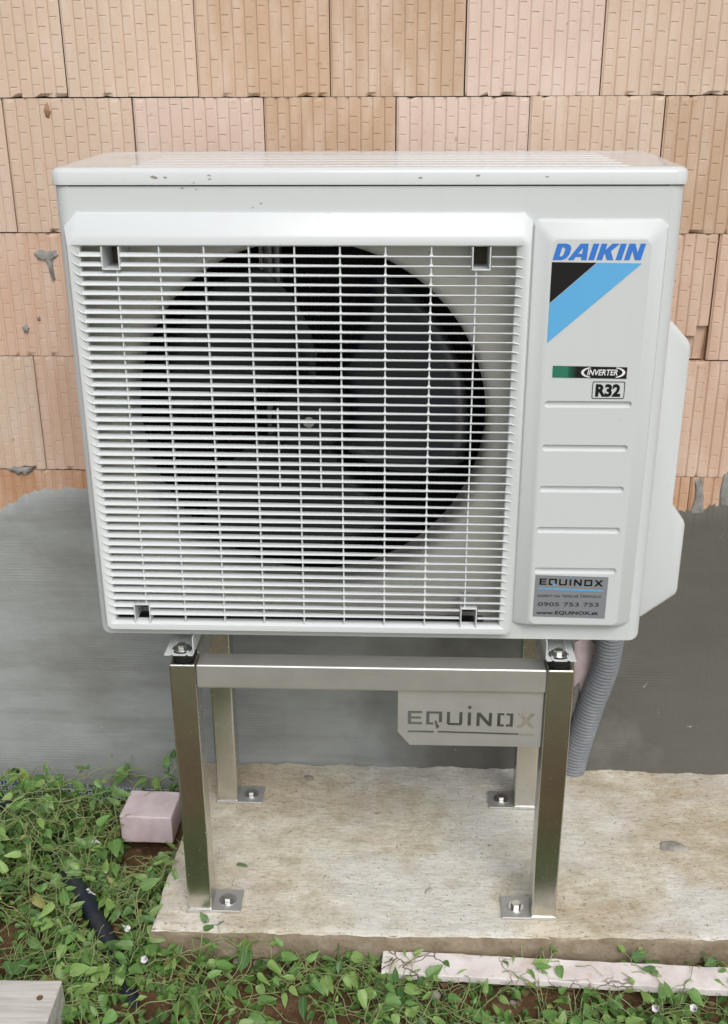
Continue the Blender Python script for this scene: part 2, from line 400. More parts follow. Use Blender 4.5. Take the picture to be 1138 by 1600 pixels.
def ground_z(x, y):
    z = -.645
    z -= .045 * sstep(.06, -.05, x) * sstep(-.02, .15, y)
    z -= .02 * sstep(-.5, -3, y)
    f = sstep(1.6, .4, max(abs(x - .4) - .6, 0) + max(-y - .4, 0))
    z += f * (.010 * fbm(x * 14, y * 14, .3, 4) + .006 * fbm(x * 45, y * 45, 2.3, 3))
    z += (1 - f) * .03 * fbm(x * 1.2, y * 1.2, 5)
    return z
def axis_steps(lo, hi, fine, far0, far1):
    a = []; v = lo
    while v <= hi + 1e-6: a.append(v); v += fine
    s = fine; v = a[-1]
    while v < far1: s *= 1.45; v += s; a.append(v)
    s = fine; v = lo; pre = []
    while v > far0: s *= 1.45; v -= s; pre.append(v)
    return pre[::-1] + a
bm = bmesh.new()
xs = axis_steps(-.75, 1.55, .011, -60, 60); ys = [y for y in axis_steps(-.55, .60, .011, -90, .61)]
gv = [[bm.verts.new((x, y, ground_z(x, y))) for x in xs] for y in ys]
for j in range(len(ys) - 1):
    for i in range(len(xs) - 1): bm.faces.new((gv[j][i], gv[j][i + 1], gv[j + 1][i + 1], gv[j + 1][i]))
tag(build('ground', bm, M['soil'], sm=60), kind='structure')

# ------------------------------------------------------------------ concrete slab
slab = empty('concrete_slab', (.6, .2, ZS - .08), 'pale weathered concrete slab with brown stains under the steel stand', 'slab')
def slab_left(y): return .049 + (.009) * (y + .047) / .52
def ys_front(x): return -.047 + .013 * max(0, (x - .47) / .62) + .0025 * fbm(x * 9, 1.2) + .0015 * fbm(x * 60, 3.2)
bm = bmesh.new()
NX, NY = 230, 70; top = []
for j in range(NY + 1):
    row = []
    for i in range(NX + 1):
        u, w = i / NX, j / NY
        y0, y1 = -.047, .470
        xl = slab_left(y0 + (y1 - y0) * w) + .003 * fbm(w * 9, 7.7) + .0015 * fbm(w * 60, 2)
        x = xl + (2.3 - xl) * (u ** 1.15)
        yf = ys_front(x)
        y = yf + (y1 - yf) * w
        z = ZS + .0012 * fbm(x * 7, y * 30, 1) + .0008 * fbm(x * 30, y * 110, 6)
        ed = min(1, min(w * NY / 2.0, u * NX / 2.0)); z -= .004 * (1 - ed) ** 2 * (1 + .8 * fbm(x * 30, y * 30, 9))
        z += .006 * sstep(.9, 1, w) * fbm(x * 22, 4.4)
        row.append(bm.verts.new((x, y, z)))
    top.append(row)
for j in range(NY):
    for i in range(NX): bm.faces.new((top[j][i], top[j][i + 1], top[j + 1][i + 1], top[j + 1][i]))
o = build('slab_top', bm, M['concrete'], slab, sm=70); o.matrix_parent_inverse = Matrix.Translation(-slab.location)
bm = bmesh.new(); rings = []
for q, dz in enumerate((.0022, .0065, .013, .03, .05, .075, .12)):
    ring = []
    path = [(slab_left(.47 - .517 * k / 30), .47 - .517 * k / 30) for k in range(30)] + [(.049 + 2.25 * k / 160, None) for k in range(161)]
    for x, y in path:
        if y is None:
            yf = ys_front(x); p = [x, yf]
        else: p = [x + .003 * fbm((y + .047) / .517 * 9, 7.7), y]
        jit = .0022 * fbm(p[0] * 40, dz * 60, p[1] * 40) + .003 * fbm(p[0] * 8, dz * 30, 3)
        if y is None: p[1] += jit + (0 if q else .0025)
        else: p[0] += jit
        ring.append((p[0], p[1], ZS - dz - .0008))
    rings.append(ring)
loft(bm, rings, closed=False)
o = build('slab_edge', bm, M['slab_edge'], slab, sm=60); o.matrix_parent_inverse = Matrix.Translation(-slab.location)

# ------------------------------------------------------------------ brick wall
wall = empty('brick_wall', (WX, WY, -.75), 'wall of grooved hollow clay bricks with a grey plastered base', 'wall', rz=WR)
WZ0 = -.75
BW, BH = .23777, .23682
def brick_mesh(seed, chip=None):
    """grooved face: eleven raised strips with incised ticks; chip = {strip: height of the broken bottom}"""
    rnd = random.Random(seed); bm = bmesh.new()
    g = .0011; w, h = BW - 2 * g, BH - 1.3 * g
    n = 11; pitch = w / n; gw = pitch * .36; sl = pitch * .13; gd = .0026; nd = .0017; nh = .0030
    def quad(a, b, c, d):
        bm.faces.new([bm.verts.new(p) for p in (a, b, c, d)])
    zt, zb = h / 2, -h / 2
    for i in range(n):
        x0 = -w / 2 + i * pitch; off = .5 if (i + seed) % 2 else 0.0
        zlo = zb
        if chip and i in chip:
            zlo = zb + chip[i]; znx = zb + chip.get(i + 1, chip[i])
        xa, xb = x0 + gw / 2, x0 + pitch - gw / 2
        for (p, q, dp, dq) in ((x0, xa - sl, gd, gd), (xa - sl, xa, gd, 0), (xb, xb + sl, 0, gd), (xb + sl, x0 + pitch, gd, gd)):
            for za, zb_ in ((zlo, zlo + .007), (zlo + .007, zt - .007), (zt - .007, zt)): quad((p, dp, za), (q, dq, za), (q, dq, zb_), (p, dp, zb_))
        if zlo > zb:
            d = .013
            quad((x0, d, zb), (x0 + pitch, d + .002, zb), (x0 + pitch, d - .002, zlo), (x0, d - .004, zlo))
            quad((x0, gd, zlo), (x0 + pitch, gd, zlo), (x0 + pitch, d, zlo + .002), (x0, d, zlo))
            quad((x0, gd, zlo), (x0, gd, zlo - .02), (x0, d, zlo - .02), (x0, d, zlo))
        quad((xa, 0, zlo), (xb, 0, zlo), (xb, 0, zlo + .007), (xa, 0, zlo + .007)); z = zlo + .007; tk = []
        zz = zb + .0285 * (.55 + off) + rnd.uniform(-.003, .003)
        while zz < zt - .004:
            if rnd.random() > .05 and zz > zlo + .011 and zz < zt - .013: tk.append(zz)
            zz += .0285 + rnd.uniform(-.0015, .0015)
        m0, m1 = xa + (xb - xa) * .10, xb - (xb - xa) * .10
        for tz in tk:
            d = nd * rnd.uniform(.55, 1.15); hh = nh * rnd.uniform(.7, 1.15)
            quad((xa, 0, z), (xb, 0, z), (xb, 0, tz), (xa, 0, tz))
            quad((xa, 0, tz), (m0, 0, tz), (m0, 0, tz + hh), (xa, 0, tz + hh))
            quad((m1, 0, tz), (xb, 0, tz), (xb, 0, tz + hh), (m1, 0, tz + hh))
            quad((m0, 0, tz), (m1, 0, tz), (m1, d, tz + hh * .7), (m0, d, tz + hh * .7))
            quad((m0, d, tz + hh * .7), (m1, d, tz + hh * .7), (m1, 0, tz + hh), (m0, 0, tz + hh))
            z = tz + hh
        quad((xa, 0, z), (xb, 0, z), (xb, 0, zt - .007), (xa, 0, zt - .007)); quad((xa, 0, zt - .007), (xb, 0, zt - .007), (xb, 0, zt), (xa, 0, zt))
    for (a, b) in (((-w / 2, zb), (w / 2, zb)), ((w / 2, zb), (w / 2, zt)), ((w / 2, zt), (-w / 2, zt)), ((-w / 2, zt), (-w / 2, zb))):
        quad((a[0], gd, a[1]), (b[0], gd, b[1]), (b[0], .06, b[1]), (a[0], .06, a[1]))
    bmesh.ops.remove_doubles(bm, verts=bm.verts, dist=1e-6)
    bmesh.ops.recalc_face_normals(bm, faces=bm.faces)
    # small wear at the lower and upper arris
    for v in bm.verts:
        if abs(abs(v.co.z) - h / 2) < 1e-4 and v.co.y < .02:
            k = max(0, noise.noise(Vector((v.co.x * 70 + seed * 9, v.co.z * 3, seed))) - .16) * (1.9 if v.co.z < 0 else 1)
            v.co.y += .012 * k; v.co.z -= math.copysign(.0035 * k, v.co.z)
    me = bpy.data.meshes.new('brick'); bm.to_mesh(me); bm.free(); me.materials.append(M['brick'])
    return me
BM = [brick_mesh(s) for s in range(1, 7)]
BROKEN = brick_mesh(8, {7: .018, 8: .034, 9: .047, 10: .066})
OCH, PNK, BEI, PEA, ORA = (.55, .395, .275), (.665, .53, .45), (.64, .505, .395), (.62, .44, .335), (.53, .31, .185)
known = {(5, 0): BEI, (5, 1): BEI, (5, 2): OCH, (5, 3): OCH, (5, 4): PNK, (5, 5): BEI, (4, 0): PNK, (4, 1): OCH, (4, 2): PNK, (4, 3): BEI, (4, 4): OCH, (4, 5): PNK}
Z0 = .82719
for r in range(-1, 10):                    # r = 5 is the course above the reference joint
    zc = Z0 + (r - 5 + .5) * BH
    x_off = -.1114 if r % 2 else .0051
    for n in range(-6, 9):
        x0 = x_off + n * BW
        if not -1.45 < x0 < 2.1: continue
        nn = n - 0 if r == 5 else n
        if r == 5: key = (5, n + 1)
        elif r == 4: key = (4, n)
        else: key = None
        if key in known: c = known[key]
        elif r >= 4: c = random.choice((BEI, PNK, OCH))
        elif r == 3: c = random.choice((PEA, PEA, PNK))
        elif r == 2: c = random.choice((PEA, PEA, BEI))
        else: c = ORA
        broken = (r == 3 and n == 4)
        o = inst('brick', BROKEN if broken else random.choice(BM), wall, (x0 + BW / 2 - WX + random.uniform(-.0007, .0007), random.uniform(-.0012, .0012), zc - WZ0 + random.uniform(-.0006, .0006)))
        k = random.uniform(.95, 1.04); o.color = (c[0] * k, c[1] * k, c[2] * k, 1)
        if broken: o['label'] = 'clay brick with its lower right corner broken off'
bm = bmesh.new(); box(bm, -1.95 + .0, 1.7, .045, .30, 0, 2.75)
build('wall_core', bm, M['joint'], wall)

# grey base coat with an uneven, feathered upper edge
def coat_top(x):
    base = .075 + .02 * fbm(x * 3.1, 2.2) + .010 * fbm(x * 16, 8) + .007 * fbm(x * 60, 1) + .004 * fbm(x * 190, 6)
    if x < -.16: base += .0 - .05 * sstep(-.22, -.36, x) * 1.0
    if x > 1.0: base += -.03 + .02 * sstep(1.05, 1.15, x)
    return base
bm = bmesh.new(); rows = []
xx = [-1.5 + 3.7 * k / 1100 for k in range(1101)]
lv = [0, .004, .010, .02, .04, .08, .14, .22, .32, .42, .52, .62, .72, 1]
for x in xx:
    ct = coat_top(x); col = []
    zbot = -.648 - .018 * sstep(-.43, -.02, x) if x < .06 else -.72
    for a in lv:
        z = ct + (zbot - ct) * a
        d = -.0005 + .0075 * sstep(0, .03, a) + .0012 * fbm(x * 6, z * 9, 3) + .0005 * fbm(x * 40, z * 160, 3)
        if a == 0: d = -.004
        col.append(bm.verts.new((x - WX, -d, z - WZ0)))
    rows.append(col)
for a, b in zip(rows, rows[1:]):
    for i in range(len(lv) - 1): bm.faces.new((a[i], b[i], b[i + 1], a[i + 1]))
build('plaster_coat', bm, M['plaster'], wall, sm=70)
def smear(name, outline, th, mat, seed=1):
    """a thin lump with an uneven outline stuck on the wall; outline = list of (x, z) in metres"""
    bm = bmesh.new(); cx = sum(p[0] for p in outline) / len(outline); cz = sum(p[1] for p in outline) / len(outline)
    pts = []
    for i, (x, z) in enumerate(outline):
        x2, z2 = outline[(i + 1) % len(outline)]
        for k in range(4):
            u = k / 4; q = Vector((x + (x2 - x) * u, z + (z2 - z) * u)); q += Vector((fbm(q.x * 200 + seed, q.y * 200), fbm(q.x * 200, q.y * 200 + seed))) * .0018
            pts.append(q)
    rings = []
    for s, d in ((1, -.0042), (.93, .0), (.7, th * .8), (.35, th)):
        rings.append([((cx + (p.x - cx) * s) - WX, -d - .0006 * fbm(p.x * 300, p.y * 300, s), (cz + (p.y - cz) * s) - WZ0) for p in pts])
    loft(bm, rings, False, True)
    return build(name, bm, mat, wall, sm=60)
smear('mortar_smear', [(-.208, .553), (-.195, .560), (-.180, .556), (-.165, .560), (-.158, .551), (-.165, .544), (-.172, .545), (-.171, .525), (-.169, .500), (-.174, .498), (-.179, .520), (-.185, .543), (-.195, .545), (-.205, .547)], .004, M['mortar'], 1)
smear('mortar_smear', [(-.247, .412), (-.238, .417), (-.232, .409), (-.235, .400), (-.243, .402)], .003, M['mortar'], 2)
smear('mortar_smear', [(-.215, .430), (-.208, .433), (-.207, .424), (-.214, .424)], .002, M['mortar'], 5)
smear('mortar_smear', [(-.318, .118), (-.30, .124), (-.27, .121), (-.255, .126), (-.262, .112), (-.272, .104), (-.282, .113), (-.295, .103), (-.303, .112)], .006, M['mortar'], 3)
smear('mortar_smear', [(1.085, .112), (1.097, .118), (1.104, .095), (1.108, .06), (1.112, .03), (1.080, .03), (1.088, .07)], .003, M['mortar'], 4)
smear('mortar_smear', [(1.140, .124), (1.150, .13), (1.156, .10), (1.160, .05), (1.140, .05), (1.136, .09)], .003, M['mortar'], 6)
smear('clay_crumb', [(-.158, .806), (-.150, .822), (-.146, .806), (-.148, .792), (-.154, .795)], .003, M['clay_broken'], 9)
# opening left in the base coat round the conduit: lilac board shows
smear('insulation_patch', [(.862, -.24), (.895, -.22), (.93, -.25), (.925, -.32), (.905, -.40), (.89, -.42), (.872, -.38), (.866, -.30)], .012, M['foam'], 11)
smear('mortar_rim', [(.876, -.36), (.888, -.33), (.894, -.38), (.886, -.44), (.872, -.46), (.866, -.42)], .016, M['mortar'], 12)
smear('insulation_patch', [(.79, -.565), (.80, -.55), (.815, -.56), (.815, -.60), (.79, -.60)], .010, M['foam'], 14)
# reinforcing mesh hanging out below the coat, blue film behind it
bm = bmesh.new()
for k in range(0, 62):
    x = -.46 + k * .0082
    box(bm, x - WX, x + .0016 - WX, -.0105, -.0095, -.70 - WZ0, -.640 - .018 * sstep(-.43, -.02, x) - WZ0)
for k in range(10):
    zz = -.642 - k * .0066
    box(bm, -.46 - WX, .045 - WX, -.0111, -.0103, zz - WZ0 - .018, zz + .0014 - WZ0 - .018)
build('reinforcing_mesh', bm, M['mesh'], wall)
bm = bmesh.new(); rows = []
for k in range(60):
    x = -.5 + k * .0093
    rows.append([bm.verts.new((x - WX, -.003 + .004 * fbm(x * 30, z * 20, 2), z - WZ0)) for z in (-.63, -.66, -.69, -.72, -.74)])
for a, b in zip(rows, rows[1:]):
    for i in range(4): bm.faces.new((a[i], b[i], b[i + 1], a[i + 1]))
build('blue_film', bm, M['film'], wall, sm=80)

# ================================================================== OUTDOOR UNIT
W, H, D, ZSEAM = .8886, .734, .388, .7101
unit = empty('heat_pump_unit', (W / 2, D / 2, -.03), 'white heat pump outdoor unit with a slatted round fan opening, mounted on the steel stand', 'heat pump')
UI = Matrix.Translation(-unit.location)
def up(o): o.matrix_parent_inverse = UI; return o
# casing: side walls in plan, front sheet with the fan opening
def plan(off=0., flare=.0):
    pts = []
    r = .020
    def arc(cx, cy, r, a0, a1, n=7): return [(cx + r * math.cos(R(a0 + (a1 - a0) * k / n)), cy + r * math.sin(R(a0 + (a1 - a0) * k / n))) for k in range(n + 1)]
    pts += arc(r - off, r - off, r, 270, 180)                        # front left
    pts += arc(.055 - off - flare, D - .055 + off, .055, 180, 90)    # rear left
    pts += arc(W - .02 + off + flare, D - .02 + off, .02, 90, 0)
    pts += arc(W - r + off, r - off, r, 0, -90)
    return pts
pl = plan(0, .012)
bm = bmesh.new()
nP = len(pl)
def zb(i):
    k = i if i < 8 else (nP - 1 - i if i >= nP - 8 else 7)
    return .012 * (k / 7) ** 2 if k <= 7 else .012
ring0 = [(x, y, zb(i)) for i, (x, y) in enumerate(pl)]
ring1 = [(x, y, ZSEAM - .0012) for x, y in pl]
ring2 = [(x + (W / 2 - x) * .008, y + (D / 2 - y) * .012, ZSEAM - .0012) for x, y in pl]
ring3 = [(x + (W / 2 - x) * .008, y + (D / 2 - y) * .012, ZSEAM + .002) for x, y in pl]
loft(bm, [ring0, ring1, ring2, ring3], closed=False)
up(build('casing', bm, M['white'], unit, sm=40))
OPEN = [(.031, .028), (.662, .028), (.662, .640), (.031, .640)]
fs = sheet('front_sheet', [[(.020, 0), (W - .020, 0), (W - .020, ZSEAM - .0012), (.020, ZSEAM - .0012)], OPEN], .0015, M['white'], unit, .0015)
up(fs)
bm = bmesh.new(); box(bm, .0215, W - .0215, .006, .010, ZSEAM - .006, ZSEAM + .004); up(build('lid_seam', bm, M['black'], unit))
bm = bmesh.new(); box(bm, .016, W - .016, .004, D - .012, .0015, .010); up(build('base_pan', bm, M['white'], unit))
# lid, slightly crowned and flared to the rear, with a ribbed recess
bm = bmesh.new()
def lidring(z, inset, crown=0.):
    out = []
    for x, y in plan(.0030, .020):
        k = y / D
        x2 = x + (W / 2 - x) * inset / (W / 2); y2 = y + (D / 2 - y) * inset / (D / 2)
        out.append((x2, y2, z + crown * sstep(0, 1, k)))
    return out
rings = [lidring(ZSEAM + .0004, .0015), lidring(ZSEAM + .0010, 0), lidring(.7265, 0, .003), lidring(.7305, .0018, .004), lidring(.7330, .005, .005), lidring(.7340, .010, .005),
         lidring(.7342, .022, .005), lidring(.7325, .028, .005), lidring(.7325, .05, .005)]
loft(bm, rings, False, True)
lid = up(build('lid', bm, M['lid'], unit, sm=35))
bm = bmesh.new()
for k in range(6):
    y = .06 + k * .052
    box(bm, .10, W - .07, y, y + .020, .7300, .7329 + .005 * sstep(0, 1, (y + .02) / D))
up(build('lid_rib', bm, M['lid'], unit, bevel=.0015)); bpy.context.scene.collection.objects[-1]

M['scuff'] = flat('paint_scuff', (.30, .28, .25), .8, var=.4, sc=90)
for (x, z, w_, y) in ((.148, .7215, .006, -.0034), (.163, .7212, .004, -.0034), (.225, .7240, .003, -.0034), (.226, .7190, .003, -.0034), (.203, .7140, .002, -.0034), (.185, .7065, .003, -.0004), (.205, .7050, .002, -.0004), (.296, .6860, .0022, -.0004), (.284, .6800, .0018, -.0004), (.60, .7230, .0045, -.0034), (.52, .7205, .0035, -.0034), (.695, .7215, .0025, -.0034)):
    bm = bmesh.new(); n_ = 9; pts = [(x + w_ * math.cos(6.283 * k / n_) * random.uniform(.5, 1.2), y, z + w_ * .32 * math.sin(6.283 * k / n_) * random.uniform(.4, 1.3)) for k in range(n_)]
    loft(bm, [pts, [(a, y - .00015, c_) for a, b, c_ in pts]], False, True); up(build('scuff_mark', bm, M['scuff'], unit))
# interior: liner, coil, shroud plate with bell mouth, fan
CX, CZ, RO = .3505, .3475, .284
bm = bmesh.new()
for a in ((.012, .016, .012, .37, .02, .70), (.70, .704, .012, .37, .02, .70), (.016, .70, .012, .37, .02, .024), (.016, .70, .012, .37, .697, .70)): box(bm, *a)
up(build('inner_liner', bm, M['black'], unit))
bm = bmesh.new(); box(bm, .016, .70, .345, .352, .024, .697)
for k in range(96): box(bm, .02 + k * .0071, .0212 + k * .0071, .33, .345, .03, .69)
up(build('coil', bm, M['coil'], unit))
bm = bmesh.new(); n = 72
def ringat(r, y): return [(CX + r * math.cos(2 * math.pi * k / n), y, CZ + r * math.sin(2 * math.pi * k / n)) for k in range(n)]
def sq(y):
    out = []
    for k in range(n):
        a = 2 * math.pi * k / n; c, s = math.cos(a), math.sin(a)
        hx = (.668 - CX) if c > 0 else (CX - .024); hz = (.645 - CZ) if s > 0 else (CZ - .022)
        t_ = min(hx / max(abs(c), 1e-6), hz / max(abs(s), 1e-6)); out.append((CX + c * t_, y, CZ + s * t_))
    return out
prof = [(RO + .034, .034), (RO + .020, .0335), (RO + .008, .037), (RO + .001, .045), (RO - .003, .058), (RO - .004, .075)]
loft(bm, [sq(-.004), sq(.034)] + [ringat(r, y) for r, y in prof])
up(build('fan_shroud', bm, M['shroud'], unit, sm=50))
bm = bmesh.new(); loft(bm, [ringat(RO - .004, .0755), ringat(RO - .002, .125), ringat(RO + .02, .13)])
up(build('fan_duct', bm, M['shroud'], unit, sm=50))
fan = link(bpy.data.objects.new('fan', None), unit); up(fan); fan.location = (CX, .10, CZ)
bm = bmesh.new(); lathe(bm, [(.001, -.040), (.022, -.040), (.052, -.032), (.062, -.018), (.064, .05), (.001, .05)], (0, 0, 0), 32, 'Y')
build('hub', bm, M['black'], fan, sm=40)
bm = bmesh.new(); cyl(bm, (0, -.048, 0), .0060, .008, 6, 'Y'); cyl(bm, (0, -.0415, 0), .0088, .0020, 16, 'Y'); build('fan_bolt', bm, M['bolt'], fan, bevel=.0008)
bm = bmesh.new(); NR, NT_ = 9, 12; g = []
for i in range(NR + 1):
    r = .06 + (.252 - .06) * i / NR; row = []
    for j in range(NT_ + 1):
        u = j / NT_; a = R(-10 + 96 * u + 26 * (i / NR) ** 1.5 * (1 - .5 * u)); y = -.030 + .085 * u - .018 * (i / NR) * (1 - u) + .012 * math.sin(math.pi * u)
        row.append(bm.verts.new((r * math.cos(a), y, r * math.sin(a))))
    g.append(row)
for i in range(NR):
    for j in range(NT_): bm.faces.new((g[i][j], g[i][j + 1], g[i + 1][j + 1], g[i + 1][j]))
bl = build('blade', bm, M['blade'], fan, sm=60); so = bl.modifiers.new('thickness', 'SOLIDIFY'); so.thickness = .0025
bl.rotation_euler = (0, R(30), 0)
for k in (1, 2):
    b2 = bl.copy(); b2.rotation_euler = (0, R(30 + 120 * k), 0); C.objects.link(b2)
bm = bmesh.new()
for x in (.262, .277, .290): box(bm, x, x + .0055, .205, .235, .44, .69)
box(bm, .262, .2955, .236, .24, .10, .69)
up(build('motor_bracket', bm, M['galv'], unit))
bm = bmesh.new(); loft(bm, [[(.300, .19, .43), (.355, .19, .43), (.345, .19, .395), (.315, .19, .385)], [(.300, .21, .43), (.355, .21, .43), (.345, .21, .395), (.315, .21, .385)]], True, True)
up(build('motor_mount', bm, M['galv'], unit))

# fan grille: frame, slats, bars, clip sockets
def oct_(x0, x1, z0, z1, c, y):
    cbl, cbr, ctr, ctl = c
    return [(x0 + cbl, y, z0), (x1 - cbr, y, z0), (x1, y, z0 + cbr), (x1, y, z1 - ctr), (x1 - ctr, y, z1), (x0 + ctl, y, z1), (x0, y, z1 - ctl), (x0, y, z0 + cbl)]
GX0, GX1, GZ0, GZ1 = .0368, .6565, .0340, .6290
bm = bmesh.new()
loft(bm, [oct_(.0115, .6785, .0165, .6735, (.004, .006, .011, .018), 0), oct_(.0125, .6783, .0172, .6725, (.004, .006, .011, .018), -.004),
          oct_(.0205, .6755, .0195, .6460, (.006, .006, .012, .016), -.0235), oct_(.0225, .6725, .0205, .6410, (.006, .006, .010, .014), -.0250),
          oct_(GX0 - .0125, GX1 + .0105, GZ0 - .0040, GZ1 + .0022, (.003, .003, .002, .002), -.0250), oct_(GX0 - .0012, GX1 + .0012, GZ0 - .0008, GZ1 + .0008, (.001, .001, .001, .001), -.0212),
          oct_(GX0, GX1, GZ0, GZ1, (.001, .001, .001, .001), -.0195), oct_(GX0, GX1, GZ0, GZ1, (.001, .001, .001, .001), -.0085)])
grille = up(build('fan_grille', bm, M['plastic'], unit, bevel=.0022, seg=3))
GI = Matrix.Identity(4)
PX = ((.0690, .0935), (.5925, .6215))          # clip sockets in x
def slat_mesh(gaps):
    """nose, flat upper side and a twist from left to right"""
    bm = bmesh.new()
    def section(x, ex=0., zz=0., yy=0.):
        k = (x - GX0) / (GX1 - GX0); tilt = R(22 - 38 * k); dp = .0115; th = .0038 - .0010 * k
        loc = [(-.0245, -th * .22), (-.0252, 0), (-.0245, th * .25), (-.0228, th * .52), (-.0245 + dp, th * .34), (-.0245 + dp, -th * .34), (-.0228, -th * .5)]
        c, s = math.cos(tilt), math.sin(tilt); o = []
        for y, z in loc:
            dy, dz = y + .0245, z
            o.append((x + ex, -.0245 + dy * c - dz * s + yy, dy * s + dz * c + zz))
        return o
    runs = []; a = GX0 - .001
    for g0, g1 in gaps: runs.append((a, g0)); a = g1
    runs.append((a, GX1 + .001))
    for (a, b) in runs:
        n = max(2, int((b - a) / .045)); loft(bm, [section(a + (b - a) * i / n) for i in range(n + 1)], True, True)
    # curled tips drawn out onto the frame
    for sgn, x0, rise, ln in ((-1, GX0, .0085, .0125), (1, GX1, -.0028, .0100)):
        rings = []
        for i in range(7):
            u = i / 6; x = x0 + sgn * ln * u; z = rise * u ** 1.7; y = -.0246 - .0002 * u; r = .00105 * (1 - .4 * u)
            rings.append([(x, y - r * .55, z), (x, y, z + r), (x, y + r * 2, z), (x, y, z - r)])
        loft(bm, rings, True, True)
    bmesh.ops.recalc_face_normals(bm, faces=bm.faces)
    me = bpy.data.meshes.new('slat'); bm.to_mesh(me); bm.free(); me.materials.append(M['plastic']); smooth(me, 50); return me
S_FULL, S_GAP = slat_mesh([]), slat_mesh(PX)
NS = 43; PITCH = (GZ1 - GZ0) / (NS + 1)
for k in range(1, NS + 1):
    z = GZ1 - k * PITCH
    inst('slat', S_GAP if (k <= 2 or k >= NS - 1) else S_FULL, grille, (0, 0, z))
def bar_mesh(z0, z1, fil=False):
    bm = bmesh.new(); box(bm, -.0010, .0010, -.0225, -.0135, z0, z1)
    if fil:
        for k in range(1, NS + 1):
            z = GZ1 - k * PITCH
            if z0 < z < z1 - .006:
                for y in (-.0232,):
                    a = [bm.verts.new(p) for p in ((-.0030, y, z + .0005), (.0030, y, z + .0005), (0, y + .002, z + .0062), (-.0030, y + .006, z + .0005), (.0030, y + .006, z + .0005))]
                    for f in ((0, 1, 2), (0, 2, 3), (1, 4, 2), (3, 2, 4)): bm.faces.new([a[i] for i in f])
    bmesh.ops.recalc_face_normals(bm, faces=bm.faces)
    me = bpy.data.meshes.new('bar'); bm.to_mesh(me); bm.free(); me.materials.append(M['plastic']); return me
b_full, b_fil, b_short, b_mid = bar_mesh(GZ0, GZ1), bar_mesh(GZ0, GZ1, True), bar_mesh(GZ0 + .032, GZ1 - .033), bar_mesh(.262, .392)
bx = [.0885, .1505, .2145, .2785, .3432, .4078, .4722, .5368, .6005]
for i, x in enumerate(bx): inst('bar', b_short if i in (0, 8) else (b_fil if i >= 5 else b_full), grille, (x, 0, 0))
for x in (.3118, .3750): inst('bar', b_mid, grille, (x, 0, 0))
def socket_mesh(up_):
    bm = bmesh.new(); w, h, tk = .0265, .0325, .0020
    x0, x1 = -w / 2, w / 2; z0, z1 = (0, h)
    box(bm, x0, x0 + tk, -.0262, .030, z0, z1); box(bm, x1 - tk, x1, -.0262, .030, z0, z1)
    if up_: box(bm, x0 + tk, x1 - tk, -.0262, .030, z0, z0 + tk)
    else: box(bm, x0 + tk, x1 - tk, -.0262, .030, z1 - tk, z1)
    box(bm, x0 + tk, x1 - tk, .0285, .030, z0 + (tk if up_ else 0), z1 - (0 if up_ else tk))
    for f in list(bm.faces)[-6:]: f.material_index = 1
    me = bpy.data.meshes.new('clip_socket'); bm.to_mesh(me); bm.free(); me.materials.append(M['plastic']); me.materials.append(M['socket_back']); return me
s_t, s_b = socket_mesh(True), socket_mesh(False)
for (a, b) in PX:
    for me, z in ((s_t, GZ1 - .0325), (s_b, GZ0)):
        o = inst('clip_socket', me, grille, ((a + b) / 2, 0, z)); m = o.modifiers.new('bevel', 'BEVEL'); m.width = .0007; m.segments = 2; m.harden_normals = True

# service panel with pressed slots
PY = -.0170
bm = bmesh.new()
loft(bm, [oct_(.6800, .8690, .0290, .6650, (.004, .008, .010, .006), 0), oct_(.6805, .8682, .0293, .6640, (.004, .008, .010, .006), -.003),
          oct_(.7005, .8480, .0325, .6425, (.006, .008, .010, .008), -.0158), oct_(.7060, .8440, .0365, .6385, (.006, .006, .008, .006), PY)])
panel = up(build('service_panel', bm, M['white'], unit, bevel=.004, seg=4))
face = [(p[0], p[2]) for p in oct_(.7060, .8440, .0365, .6385, (.006, .006, .008, .006), PY)]
zrib = (.4008, .3330, .2670, .1995, .1305)
slots = [rrect(.7082, .8365, z - .0052, z + .0052, .0050) for z in zrib]
pf = sheet('panel_face', [face] + slots, 0, M['white'], panel, PY)
for s in slots:
    cx = sum(p[0] for p in s) / len(s); cz = sum(p[1] for p in s) / len(s)
    bm = bmesh.new()
    r0 = [(x, PY, z) for x, z in s]; r1 = [(x + math.copysign(.0022, cx - x), PY + .0045, cz + (z - cz) * .50 + .0004) for x, z in s]
    loft(bm, [r0, r1], False, True); build('pressed_slot', bm, M['white'], panel, sm=50)
# printed marks
LY = PY - .0002
def P(s, x, z, kx, kz, sh=0.): return [(x + (a + b * sh) * kx, z + b * kz) for a, b in s]
DAIK = [[[(0, 0), (0, 1), (.68, 1), (.98, .90), (1.12, .68), (1.12, .36), (.98, .12), (.68, 0)], [(.42, .22), (.58, .22), (.69, .34), (.69, .66), (.58, .78), (.42, .78)]],
        [[(1.10, 0), (1.54, 0), (1.63, .19), (2.06, .19), (2.09, 0), (2.50, 0), (2.27, 1), (1.68, 1)], [(1.74, .38), (2.03, .38), (1.97, .76)]],
        [[(2.62, 0), (2.62, 1), (3.05, 1), (3.05, 0)]],
        [[(3.22, 0), (3.22, 1), (3.64, 1), (3.64, .62), (4.02, 1), (4.56, 1), (4.06, .55), (4.46, 0), (3.97, 0), (3.70, .40), (3.64, .34), (3.64, 0)]],
        [[(4.62, 0), (4.62, 1), (5.05, 1), (5.05, 0)]],
        [[(5.24, 0), (5.24, 1), (5.68, 1), (6.06, .44), (6.06, 1), (6.46, 1), (6.46, 0), (6.04, 0), (5.64, .58), (5.64, 0)]]]
kx = .1285 / 6.76
